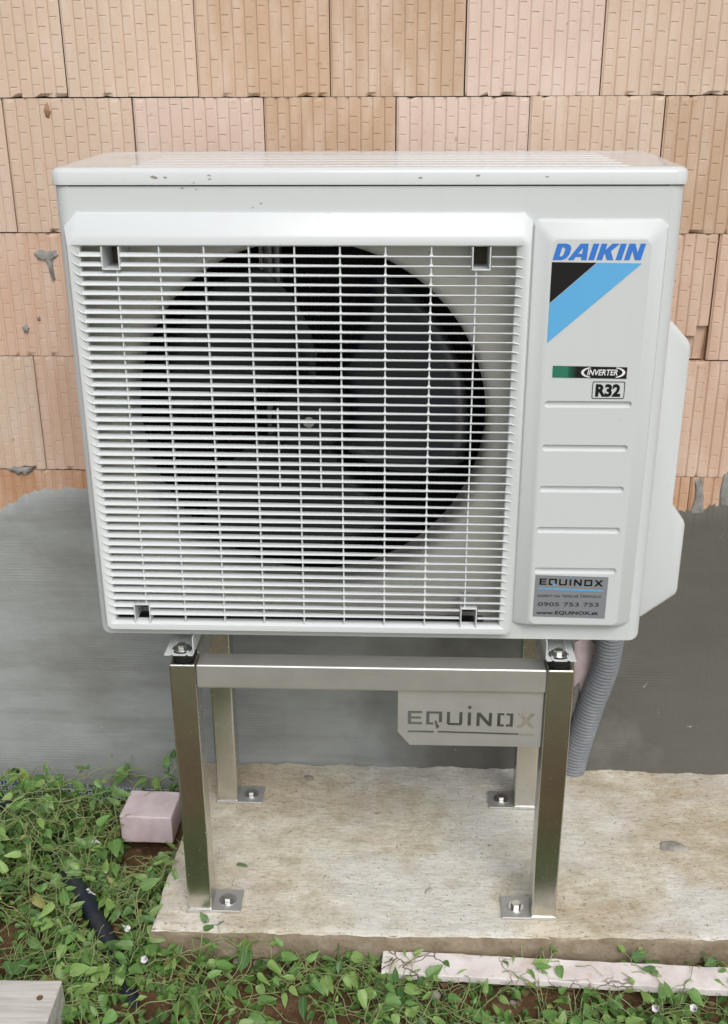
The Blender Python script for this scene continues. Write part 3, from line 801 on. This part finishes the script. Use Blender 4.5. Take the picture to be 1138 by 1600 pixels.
for g in DAIK: sheet('logo_letter', [P(s, .7072, .6105, kx, .0225, .30) for s in g], .0004, M['ink_blue'], panel, LY)
sheet('logo_triangle', [[(.7065, .6075), (.7065, .5498), (.7690, .6068)]], .0004, M['ink_black'], panel, LY)
sheet('logo_stripe', [[(.7065, .5488), (.7065, .4925), (.8325, .6060), (.7702, .6068)]], .0004, M['ink_sky'], panel, LY)
inv = sheet('inverter_sticker', [[(.7170, .4415), (.8250, .4400), (.8250, .4572), (.7170, .4590)]], .0004, M['fade'], panel, LY)
o = text('sticker_text', 'INVERTER', .7672, .8115, .4453, .0085, LY - .0006, M['ink_white'], panel, bold=.018, shear=.22)
def crescent(cx, cz, sgn):
    out = []
    for k in range(13):
        a = R(100 + 160 * k / 12); out.append((cx + sgn * .0155 * math.cos(a), cz + .0078 * math.sin(a)))
    for k in range(13):
        a = R(250 - 140 * k / 12); out.append((cx + sgn * (.0035 + .0150 * math.cos(a)), cz + .0068 * math.sin(a)))
    return out
sheet('sticker_swoosh', [crescent(.7740, .4493, 1)], .0003, M['ink_white'], panel, LY - .0006)
sheet('sticker_swoosh', [crescent(.8070, .4493, -1)], .0003, M['ink_white'], panel, LY - .0006)
sheet('refrigerant_frame', [rrect(.7765, .8240, .4098, .4358, .0028), rrect(.7775, .8230, .4108, .4348, .0022)], .0004, M['ink_black'], panel, LY)
text('refrigerant_text', 'R32', .7815, .8180, .4140, .0180, LY, M['ink_black'], panel, bold=.046)
stk = sheet('supplier_sticker', [[(.7100, .0500), (.8245, .0478), (.8250, .1205), (.7105, .1230)]], .0004, M['silver'], panel, LY)
SY = LY - .0006
EQ = {'E': [[(0, 0), (0, 1), (1.1, 1), (1.1, .80), (.26, .80), (.26, .60), (1.02, .60), (1.02, .41), (.26, .41), (.26, .20), (1.1, .20), (1.1, 0)]],
      'Q': [[(0, 0), (0, 1), (1.22, 1), (1.22, .18), (.97, .18), (.97, .80), (.25, .80), (.25, .20), (.56, .20), (.56, 0)], [(.62, .34), (.80, .34), (.92, .02), (1.02, .02), (.98, -.25), (.78, -.25)]],
      'U': [[(0, .12), (0, 1), (.25, 1), (.25, .20), (.95, .20), (.95, 1), (1.2, 1), (1.2, .12), (1.08, 0), (.12, 0)]],
      'I': [[(0, 0), (0, 1), (.26, 1), (.26, 0)], [(.0, 1.22), (.0, 1.46), (.26, 1.46), (.26, 1.22)]],
      'N': [[(0, 0), (0, 1), (.28, 1), (.93, .36), (.93, 1), (1.18, 1), (1.18, 0), (.92, 0), (.25, .64), (.25, 0)]],
      'O': [[(0, 0), (0, 1), (.54, 1), (.54, .80), (.25, .80), (.25, .20), (.54, .20), (.54, 0)], [(.68, 0), (.68, .20), (.97, .20), (.97, .80), (.68, .80), (.68, 1), (1.22, 1), (1.22, 0)]],
      'X': [[(0, 0), (.50, .50), (.02, 1), (.36, 1), (.68, .66), (1.0, 1), (1.34, 1), (.86, .5), (1.36, 0), (1.02, 0), (.68, .33), (.34, 0)]]}
POS = (('E', 0), ('Q', 1.42), ('U', 3.0), ('I', 4.60), ('N', 5.28), ('O', 6.86), ('X', 8.38)); EW = 9.76
x0, kx, kz = .7175, (.8175 - .7175) / EW, .0108
for ch, px in POS:
    lp = [P(s, x0 + px * kx, .1065 - .00022 * px, kx, kz) for s in EQ[ch]]
    if ch == 'O': lp = [rrect(x0 + px * kx, x0 + (px + 1.22) * kx, .1065 - .00022 * px, .1065 + kz - .00022 * px, .0006, 2), rrect(x0 + (px + .25) * kx, x0 + (px + .97) * kx, .1065 + .2 * kz - .00022 * px, .1065 + .8 * kz - .00022 * px, .0003, 2)]
    sheet('sticker_letter', lp[:1] if ch in 'QI' else lp, .0003, M['ink_black'], panel, SY)
    if ch in 'QI': sheet('sticker_accent', lp[1:], .0003, M['ink_sky'], panel, SY)
sheet('sticker_rule', [[(.7160, .0985), (.7390, .0980), (.7390, .1000), (.7160, .1005)], [(.7405, .0979), (.8180, .0955), (.8180, .0978), (.7405, .1000)]], .0003, M['ink_sky'], panel, SY)
text('sticker_text', 'EXPERT NA TEPELNÉ ČERPADLÁ', .7160, .8165, .0848, .0056, SY, M['ink_grey'], panel)
text('sticker_text', '0905 753 753', .7170, .8135, .0690, .0068, SY, M['ink_grey'], panel, bold=.012)
text('sticker_text', 'www.EQUINOX.sk', .7150, .8140, .0545, .0058, SY, M['ink_black'], panel, bold=.016)
# supplier sticker's text baselines drop to the right with the sticker
# right side valve cover
bm = bmesh.new()
prof = [(.8880, .5190), (.9030, .5085), (.9270, .4830), (.9310, .4760), (.9322, .4660), (.9315, .2190), (.9520, .1900), (.9545, .1830), (.9545, .0660), (.9520, .0590), (.9020, .0185), (.8880, .0120)]
cxm, czm = .888, .27
def inset(d): return [(x - (d if x > .90 else d * .2), z + (d if z < .15 else (-d if z > .45 else 0))) for x, z in prof]
loft(bm, [[(x, y, z) for x, z in inset(d)] for y, d in ((.0455, .0070), (.0475, .0028), (.0515, .0006), (.056, 0), (.33, 0), (.345, .003), (.35, .012))], True, True)
up(build('valve_cover', bm, M['cover'], unit, sm=32))
# mounting feet: folded channels with bolts
FX = (.1335, .7605)
def foot_mesh():
    bm = bmesh.new()
    sec = [(-.025, -.031), (-.0155, -.031), (-.0140, -.0293), (-.0115, -.0293), (-.0100, -.031), (.0100, -.031), (.0115, -.0293), (.0140, -.0293), (.0155, -.031), (.0225, -.031), (.025, -.028), (.025, .002)]
    th = .0016; rings = []
    for y in (-.016, .405):
        rings.append([(x, y, z) for x, z in sec] + [(x - (th if x > .0249 else 0), y, z - th if x < .024 else z) for x, z in reversed(sec)])
    loft(bm, rings, True, True); bmesh.ops.recalc_face_normals(bm, faces=bm.faces)
    me = bpy.data.meshes.new('foot'); bm.to_mesh(me); bm.free(); me.materials.append(M['white']); return me
def bolt_bm(bm, x, y, z, r=.0085, h=.0065):
    cyl(bm, (x, y, z), r * 1.75, .0018, 20); cyl(bm, (x, y, z + .0018), r, h, 6)
fm = foot_mesh()
for i, x in enumerate(FX):
    ft = up(inst('foot', fm, unit, (x, 0, 0)))
    if i == 1:
        ft.scale = (-1, 1, 1)
    for y in (.004, .375):
        bm = bmesh.new(); cyl(bm, (0.001, y, -.0309), .0165, .0011, 24); build('foot_gasket', bm, M['rubber'], ft)
        bm = bmesh.new(); bolt_bm(bm, .001, y, -.0298); build('foot_bolt', bm, M['bolt'], ft, bevel=.0007)

# ================================================================== STEEL STAND
LX, RX, FY, RY, ZT, LW = .1101, .7877, .0004, .3236, -.0585, .0448
stand = empty('steel_stand', ((LX + RX) / 2, .18, ZS), 'brushed stainless steel stand of square tube on the concrete slab', 'stand')
SI = Matrix.Translation(-stand.location)
def sp_(o): o.matrix_parent_inverse = SI; return o
legs = []
for (x0, y0, pdir) in ((LX, FY, 1), (RX - LW, FY, -1), (LX, RY, 1), (RX - LW, RY, -1)):
    bm = bmesh.new(); box(bm, x0, x0 + LW, y0, y0 + LW, ZS + .005, ZT)
    leg = sp_(build('leg', bm, M['steel_z'], stand, bevel=.004, seg=3))
    bm = bmesh.new()
    a, b = (x0 - .001, x0 + .097) if pdir > 0 else (x0 + LW - .097, x0 + LW + .001)
    box(bm, a, b, y0 - .002, y0 + .055, ZS + .0012, ZS + .0056)
    pb = build('base_plate', bm, M['steel_plate'], leg, bevel=.0008)
    bm = bmesh.new(); bolt_bm(bm, x0 + (.070 if pdir > 0 else LW - .070), y0 + .026, ZS + .0056, .0092, .0075); build('anchor_bolt', bm, M['bolt'], leg, bevel=.0008)
    bm = bmesh.new()      # weld bead at the foot of the leg
    tube(bm, [(x0, y0 - .001, ZS + .007), (x0 + LW, y0 - .001, ZS + .007)], .0018, 6); build('weld_bead', bm, M['bolt'], leg, sm=60)
    bm = bmesh.new(); cxl = x0 + LW / 2 + (.001 if pdir > 0 else -.002)
    lathe(bm, [(.017, 0), (.0205, .004), (.0215, .011), (.019, .017), (.0165, .0205), (.0165, .0255)], (cxl, y0 + .0225, ZT), 24); build('rubber_damper', bm, M['rubber'], leg, sm=50)
for nm, a in (('front_rail', (LX + LW + .0006, RX - LW - .0006, FY + .0012, FY + LW - .001, ZT - .0455, ZT - .0008)), ('rear_rail', (LX + LW + .0006, RX - LW - .0006, RY + .001, RY + LW - .0012, ZT - .0455, ZT - .0008)),
              ('side_rail', (LX + .001, LX + LW - .0012, FY + LW + .0006, RY - .0006, ZT - .0455, ZT - .0008)), ('side_rail', (RX - LW + .0012, RX - .001, FY + LW + .0006, RY - .0006, ZT - .0455, ZT - .0008))):
    bm = bmesh.new(); box(bm, *a); sp_(build(nm, bm, M['steel_x'], stand, bevel=.0035, seg=3))
# name plate with cut-out lettering
PX0, PX1, PZ0, PZ1, PPY = .4955, .7405, -.2150, -.1035, .013
x0, kx, kz = .5125, (.7290 - .5125) / EW, .0275
holes = []
for ch, px in POS:
    for s in EQ[ch]: holes.append(P(s, x0 + px * kx, -.1745 - .00025 * px, kx, kz if True else 0))
holes += [[(.5125, -.1905), (.5575, -.1905), (.5575, -.1860), (.5125, -.1860)], [(.5640, -.1905), (.7290, -.1925), (.7290, -.1885), (.5640, -.1860)]]
pln = sheet('name_plate', [[(PX0, PZ1), (PX0, PZ0 + .026), (PX0 + .021, PZ0), (PX1, PZ0), (PX1, PZ1)]] + holes, .0025, M['steel_plate'], stand, PPY)
sp_(pln)

# ================================================================== LOOSE THINGS
# corrugated conduit
path = [(.945, .385, .04), (.942, .405, -.06), (.938, .418, -.16), (.936, .428, -.233), (.932, .436, -.302), (.913, .446, -.396), (.896, .458, -.50), (.889, .466, -.56), (.886, .472, -.62)]
def spline(pts, n):
    pts = [Vector(p) for p in pts]; out = []
    for i in range(len(pts) - 1):
        p0, p1, p2, p3 = pts[max(i - 1, 0)], pts[i], pts[i + 1], pts[min(i + 2, len(pts) - 1)]
        for k in range(n):
            t_ = k / n; out.append(.5 * ((2 * p1) + (p2 - p0) * t_ + (2 * p0 - 5 * p1 + 4 * p2 - p3) * t_ ** 2 + (3 * p1 - p0 - 3 * p2 + p3) * t_ ** 3))
    out.append(pts[-1]); return out
def resample(pts, step):
    out = [pts[0]]; acc = 0
    for a, b in zip(pts, pts[1:]):
        L = (b - a).length; d = step - acc
        while d <= L:
            out.append(a.lerp(b, d / L)); d += step
        acc = (acc + L) % step
    return out
hp = resample(spline(path, 24), .0017)
bm = bmesh.new(); tube(bm, hp, [(.0278, .0287, .0288, .0280, .0248)[i % 5] for i in range(len(hp))], 20)
tag(build('corrugated_hose', bm, M['hose'], sm=30), 'grey corrugated conduit curving down from the white unit into the slab corner', 'hose')
# dark water pipe through the weeds
pp = resample(spline([(-.62, .40, -.62), (-.46, .385, -.612), (-.375, .365, -.620), (-.30, .32, -.665), (-.22, .235, -.680), (-.168, .155, -.648), (-.120, .090, -.630), (-.068, .018, -.634), (-.014, -.058, -.642), (.022, -.12, -.652), (.05, -.20, -.672), (.07, -.30, -.70)], 12), .012)
bm = bmesh.new(); tube(bm, pp, .0170, 18)
tag(build('water_pipe', bm, M['pipe'], sm=60), 'dark blue plastic water pipe winding through the bindweed beside the slab', 'pipe')
def rock_bm(bm, c, s, seed, sub=2):
    g = bmesh.new(); bmesh.ops.create_icosphere(g, subdivisions=sub, radius=1)
    for v in g.verts:
        k = 1 + .35 * noise.noise(v.co * 1.3 + Vector((seed * 3.1, 0, 0))) + .12 * noise.noise(v.co * 3.7 + Vector((0, seed, 0)))
        v.co = Vector((v.co.x * s[0], v.co.y * s[1], v.co.z * s[2])) * k + Vector(c)
    me = bpy.data.meshes.new('t'); g.to_mesh(me); g.free(); bm.from_mesh(me); bpy.data.meshes.remove(me)
# foam block
def slabby(name, x0, x1, y0, y1, z0, z1, mat, rz, jit, bev, nx=10, ny=3, nz=2):
    bm = bmesh.new(); bmesh.ops.create_grid
    cx, cy, cz = (x0 + x1) / 2, (y0 + y1) / 2, z0
    box(bm, x0 - cx, x1 - cx, y0 - cy, y1 - cy, 0, z1 - z0)
    bmesh.ops.subdivide_edges(bm, edges=[e for e in bm.edges if abs(e.verts[0].co.x - e.verts[1].co.x) > 1e-6], cuts=nx, use_grid_fill=True)
    bmesh.ops.subdivide_edges(bm, edges=[e for e in bm.edges if abs(e.verts[0].co.y - e.verts[1].co.y) > 1e-6 and abs(e.verts[0].co.x - e.verts[1].co.x) < 1e-6], cuts=ny, use_grid_fill=True)
    for v in bm.verts:
        q = v.co * 40 + Vector((x0 * 7, 0, 0)); v.co += Vector((noise.noise(q), noise.noise(q + Vector((9, 0, 0))), noise.noise(q + Vector((0, 9, 0))))) * jit
    o = build(name, bm, mat, None, bevel=bev, seg=2); o.location = (cx, cy, cz); o.rotation_euler = (0, 0, rz); return o
tag(slabby('foam_block', -.092, .020, .280, .372, -.656, -.588, M['foam'], R(-1.5), .0012, .004), 'pinkish grey foam block wedged between the plastered wall and the slab corner', 'block')
tag(slabby('broken_board', .472, 1.26, -.1130, -.0610, -.630, -.6155, M['board'], R(-1.9), .0022, .0015, 60, 3), 'long pinkish white broken board lying in the soil along the front of the slab', 'board')
pk = slabby('wooden_plank', -.42, -.0625, -.30, -.199, -.625, -.555, M['wood'], R(1.5), .0008, .003, 12, 3); tag(pk, 'weathered sawn wooden plank end at the lower left corner', 'plank')
bm = bmesh.new(); cyl(bm, (0, 0, 0), .0055, .001, 14); kn = build('knot', bm, M['knot'], pk); kn.location = (.152, .012, .0697)
# pebbles
pm = []
for s in range(5):
    bm = bmesh.new(); rock_bm(bm, (0, 0, 0), (1, .8, .65), s + 1); bmesh.ops.recalc_face_normals(bm, faces=bm.faces)
    me = bpy.data.meshes.new('pebble'); bm.to_mesh(me); bm.free(); me.materials.append(M['stone']); smooth(me, 60); pm.append(me)
for (x, y, r) in ((.261, -.058, .0095), (.276, -.056, .006), (.283, -.066, .007), (.240, -.060, .0055), (.205, -.058, .008), (.192, -.066, .0065), (.222, -.063, .006), (.300, -.062, .0045), (.314, -.070, .005), (.565, -.128, .011), (.70, -.135, .007), (.40, -.085, .006)):
    o = inst('pebble', random.choice(pm), None, (x, y, ground_z(x, y) + r * .45), (random.random() * .5, random.random() * .5, random.random() * 6), (r * random.uniform(.9, 1.2),) * 3)
    tag(o, 'small grey pebble lying in the brown soil along the front of the slab', 'pebble', 'pebbles along the slab front')
for (x, y, r, lab) in ((.557, .066, .0085, 'pale pebble lying alone on the slab between the front legs'), (.298, .418, .010, 'grey stone on the slab near the wall, beside the left rear leg')):
    me = pm[2].copy(); me.materials[0] = M['pale_stone' if 'pale' in lab else 'stone']; o = inst('pebble', me, None, (x, y, ZS + r * .25), (.2, .1, x * 30), (r * 1.2, r, r * .6)); tag(o, lab, 'pebble')
bm = bmesh.new(); rock_bm(bm, (0, 0, 0), (.030, .016, .0045), 21, 3)
tag(build('embedded_stone', bm, M['stone'], sm=60, loc=(1.052, .212, ZS - .0005)), 'flat grey stone set in the slab surface right of the stand', 'stone')
# clods of soil: part of the ground nobody could count
bm = bmesh.new(); rr = random.Random(3)
for k in range(420):
    x = rr.uniform(-.45, 1.3); y = rr.uniform(-.42, -.055) if rr.random() < .75 or x > .02 else rr.uniform(-.05, .45)
    s = rr.uniform(.0025, .011) * (1 if rr.random() > .08 else 1.6)
    rock_bm(bm, (x, y, ground_z(x, y) + s * .3), (s, s * rr.uniform(.7, 1), s * .7), k * .37, 1)
tag(build('soil_clods', bm, M['clod'], sm=60), 'brown soil clods scattered in front of the slab', kind='stuff')

# ================================================================== BINDWEED
def leaf_mesh(seed):
    """arrow-shaped blade, folded along the midrib, curling at the tip; base at the origin, tip towards +Y, length 1"""
    r = random.Random(seed); bm = bmesh.new()
    wd = r.uniform(.19, .32); fold = r.uniform(.10, .32); curl = r.uniform(-.35, .25); lobe = r.uniform(.04, .14)
    st = [(0.0, .10), (.08, .74), (.22, 1.0), (.42, .94), (.62, .70), (.80, .40), (.93, .15)]
    mid = [bm.verts.new((0, y, curl * y * y * .5 - (.02 if y < .1 else 0))) for y, _ in st] + [bm.verts.new((0, 1, curl * .5))]
    for sg in (-1, 1):
        edge = []; half = []
        for i, (y, k) in enumerate(st):
            w = wd * k; yy = y - (lobe if i == 1 else 0)
            zz = curl * y * y * .5 + fold * w + .03 * math.sin(y * 9 + seed + sg)
            half.append(bm.verts.new((sg * w * .5, yy if i else y, curl * y * y * .5 + fold * w * .62)))
            edge.append(bm.verts.new((sg * w, yy, zz)))
        for i in range(len(st) - 1):
            for a, b in ((mid, half), (half, edge)):
                f = (a[i], b[i], b[i + 1], a[i + 1]); bm.faces.new(f if sg > 0 else f[::-1])
        n = len(st) - 1
        for f in ((mid[n], half[n], mid[n + 1]), (half[n], edge[n], mid[n + 1])): bm.faces.new(f if sg > 0 else f[::-1])
    me = bpy.data.meshes.new('leaf'); bm.to_mesh(me); bm.free(); me.materials.append(M['leaf'])
    me.polygons.foreach_set('use_smooth', [True] * len(me.polygons)); return me
LM = [leaf_mesh(s) for s in range(10)]
def leaf_color(r):
    k = r.random()
    if k < .03: c = (.36, .33, .08)
    elif k < .40: c = (.29, .46, .125)
    elif k < .84: c = (.165, .345, .085)
    else: c = (.08, .20, .055)
    b = r.uniform(.82, 1.2); return (c[0] * b, c[1] * b, c[2] * b, 1)
def on_slab(x, y): return x > slab_left(y) - .004 and y > -.052
def bare(x, y):
    if -.085 < x < .03 and .17 < y < .40: return False
    ax, ay, bx_, by_ = -.150, .128, -.008, -.060
    t_ = ((x - ax) * (bx_ - ax) + (y - ay) * (by_ - ay)) / ((bx_ - ax) ** 2 + (by_ - ay) ** 2)
    if not -.02 < t_ < 1.0: return True
    return math.hypot(x - ax - (bx_ - ax) * t_, y - ay - (by_ - ay) * t_) > .026
def top_z(x, y, left):
    """height the vines ride at"""
    h = ground_z(x, y)
    if left:
        b = .034 + .065 * sstep(-.15, .35, y) * sstep(.09, -.02, x) + .022 * fbm(x * 9, y * 9, 4)
        b += .02 * sstep(-.12, -.3, x)
    else: b = .018 + .014 * fbm(x * 9, y * 9, 4)
    return h + max(b, .008)
def plant(label, starts, nleaf, seed, left, heading, length, size=(.021, .040), nunder=160, keep=None, group='bindweed round the slab'):
    r = random.Random(seed)
    x0 = sum(s[0] for s in starts) / len(starts); y0 = sum(s[1] for s in starts) / len(starts)
    root = empty('bindweed_plant', (x0, y0, ground_z(x0, y0)), label, 'plant', group)
    inv = Matrix.Translation(-root.location); o3 = Vector(root.location)
    sb = bmesh.new(); spots = []
    for (sx, sy) in starts:
        a = R(heading[0] + r.uniform(-heading[1], heading[1])); p = Vector((sx, sy)); L = length * r.uniform(.5, 1.2); pts = []
        n = int(L / .012); lift = r.uniform(.2, 1.25)
        for i in range(n):
            a += r.gauss(0, .16); q = p + Vector((math.cos(a), math.sin(a))) * .012
            if on_slab(q.x, q.y) or q.y > .455 or not bare(q.x, q.y):
                a += r.choice((-.9, .9)); continue
            p = q; z = ground_z(p.x, p.y) + (top_z(p.x, p.y, left) - ground_z(p.x, p.y)) * lift + .006 * math.sin(i * .55 + sx * 40) + .006 * fbm(p.x * 30, p.y * 30, seed)
            pts.append(Vector((p.x, p.y, max(z, ground_z(p.x, p.y) + .003))))
        if len(pts) < 4: continue
        tube(sb, [q - o3 for q in pts], [.0011 - .0005 * i / len(pts) for i in range(len(pts))], 5, False)
        for i in range(1, len(pts) - 1): spots.append((pts[i], (pts[i + 1] - pts[i - 1]).normalized()))
    for k in range(len(starts) * 4):
        if not spots: break
        p, d = r.choice(spots); a = math.atan2(d.y, d.x) + r.gauss(0, .9); q = p.copy(); pts = []; rise = r.uniform(.2, 1)
        for i in range(r.randint(6, 15)):
            a += r.gauss(0, .28); q = q + Vector((math.cos(a) * .009, math.sin(a) * .009, 0))
            if on_slab(q.x, q.y) or q.y > wall_y(q.x) - .02 or (not bare(q.x, q.y) and k % 4): break
            pts.append(Vector((q.x, q.y, max(ground_z(q.x, q.y) + .004, p.z + .022 * rise * math.sin(i * .35) + .004 * fbm(q.x * 60, q.y * 60, k)))) - o3)
        if len(pts) > 3: tube(sb, pts, [.0009 - .0004 * i / len(pts) for i in range(len(pts))], 4, False)
    r.shuffle(spots)
    for (p, d) in spots[:nleaf + 40]:
        side = d.cross(Vector((0, 0, 1))).normalized() * r.choice((-1, 1))
        base = p + side * r.uniform(.006, .022) + Vector((0, 0, r.uniform(.004, .022))) + d * r.uniform(-.004, .008)
        if base.y > wall_y(base.x) - .035: base.y = wall_y(base.x) - .035 - r.random() * .02
        mid = (p + base) / 2 + Vector((0, 0, .004))
        tube(sb, [p - o3, mid - o3, base - o3], .0006, 4, False)
        if nleaf <= 0 or (not bare(base.x, base.y) and r.random() < .9): continue
        nleaf -= 1
        s = r.uniform(*size) * (.98 if r.random() > .38 else r.uniform(.4, .75))
        out = (side * r.uniform(.4, 1) + d * r.uniform(-.2, .9) + Vector((0, -.25, r.uniform(-.7, .4)))).normalized()
        if base.y + out.y * s > wall_y(base.x) - .01: out.y = -abs(out.y)
        nrm = (Vector((0, -.35, 1)) + Vector((r.gauss(0, .55), r.gauss(0, .5), 0)))
        nrm = (nrm - out * nrm.dot(out)).normalized(); xa = out.cross(nrm)
        m = Matrix((xa, out, nrm)).transposed().to_4x4()
        o = bpy.data.objects.new('leaf', r.choice(LM)); C.objects.link(o); o.parent = root
        o.matrix_local = Matrix.Translation(base - o3) @ m @ Matrix.Diagonal((s * r.uniform(.85, 1.15), s, s, 1))
        o.color = leaf_color(r)
    tag(build('stems', sb, M['stem'], root, sm=60, recalc=False), kind='stuff')
    # the small leaves underneath, too many to pick apart
    if nunder and spots:
        vs_, fs_ = [], []
        for k in range(int(nunder * 1.5)):
            p, d = r.choice(spots); q = p + Vector((r.gauss(0, .018), r.gauss(0, .018), 0)); q.z = ground_z(q.x, q.y) + (p.z - ground_z(p.x, p.y)) * r.uniform(.1, .85) + .004
            if on_slab(q.x, q.y - .01) or q.y > wall_y(q.x) - .03 or not bare(q.x, q.y): continue
            s = r.uniform(.010, .024); a = r.uniform(0, 6.28)
            e = (Matrix.Rotation(a, 3, 'Z') @ Matrix.Rotation(r.gauss(0, .5), 3, 'X') @ Matrix.Rotation(r.gauss(0, .4), 3, 'Y'))
            b0 = len(vs_)
            for v in ((0, 0, 0), (.3, .15, .06), (.26, .5, .05), (0, 1, -.05), (-.26, .5, .05), (-.3, .15, .06)): vs_.append(q - o3 + e @ (Vector(v) * s))
            fs_ += [(b0, b0 + 1, b0 + 2, b0 + 3), (b0, b0 + 3, b0 + 4, b0 + 5)]
        me = bpy.data.meshes.new('undergrowth'); me.from_pydata(vs_, [], fs_); me.materials.append(M['leaf_under'])
        tag(link(bpy.data.objects.new('undergrowth', me), root), kind='stuff')
    return root
rs = random.Random(11)
def scatter(n, x0, x1, y0, y1): return [(rs.uniform(x0, x1), rs.uniform(y0, y1)) for _ in range(n)]
pA = plant('tall bindweed clump climbing against the plastered wall left of the foam block', scatter(34, -.40, -.03, .30, .44), 280, 21, True, (250, 80), .22, (.024, .044), 714)
pB = plant('tangled bindweed mat left of the dark blue water pipe', scatter(44, -.42, -.12, .02, .30), 290, 22, True, (300, 120), .30, (.020, .040), 884)
pC = plant('bindweed between the dark blue water pipe and the left edge of the slab', scatter(30, -.12, .04, -.02, .26), 220, 23, True, (270, 110), .20, (.020, .036), 510)
pD = plant('bindweed growing in front of the left corner of the slab beside the wooden plank', scatter(40, -.32, .16, -.22, -.03), 290, 24, True, (330, 140), .26, (.022, .044), 714)
pE = plant('bindweed trailing over the brown soil in front of the middle of the slab', scatter(26, .14, .50, -.26, -.10), 230, 25, False, (0, 70), .26, (.022, .042), 408)
pF = plant('bindweed creeping along the lower side of the pinkish white board', scatter(44, .46, 1.15, -.26, -.135), 290, 26, False, (10, 60), .28, (.018, .036), 714)
for (rt, px, py, dz) in ((pA, -.116, .219, .075), (pC, -.094, .090, .05), (pD, .056, -.108, .05), (pF, .941, -.168, .04), (pF, .999, -.182, .045), (pC, -.01, -.02, .05)):
    bm = bmesh.new(); rings = []
    for q, (r_, h) in enumerate(((.0010, 0), (.0019, .006), (.0028, .012), (.0045, .017), (.0062, .021))):
        rings.append([(r_ * (1 + (.14 * math.cos(5 * k * .5236) if q > 2 else 0)) * math.cos(k * .5236), r_ * math.sin(k * .5236), h) for k in range(12)])
    loft(bm, rings)
    f = build('flower', bm, M['petal'], rt, sm=80); z = ground_z(px, py) + dz
    f.matrix_local = Matrix.Translation(Vector((px, py, z)) - rt.location) @ Matrix.Rotation(R(rs.uniform(20, 75)), 4, 'X') @ Matrix.Rotation(R(rs.uniform(-40, 40)), 4, 'Y')

# a torn leaf and a twig that fell on the slab
for nm, x, y, sc, rz, lab in (('fallen_leaf', .182, .128, .026, 250, 'green torn leaf lying on the slab behind the left front leg'), ('fallen_leaf', .150, -.030, .030, 35, 'green bindweed leaf resting on the front edge of the slab by the left front leg')):
    o = inst(nm, LM[3], None, (x, y, ZS + .004), (R(8), R(-6), R(rz)), (sc, sc, sc)); o.color = (.17, .29, .12, 1); tag(o, lab, 'leaf')
bm = bmesh.new(); tube(bm, [(.108, .088, ZS + .002), (.116, .090, ZS + .003), (.124, .089, ZS + .0025), (.130, .092, ZS + .002)], [.0012, .0011, .0009, .0005], 6)
tag(build('twig', bm, M['dry'], sm=60), 'short brown twig on the slab left of the left front leg', 'twig')
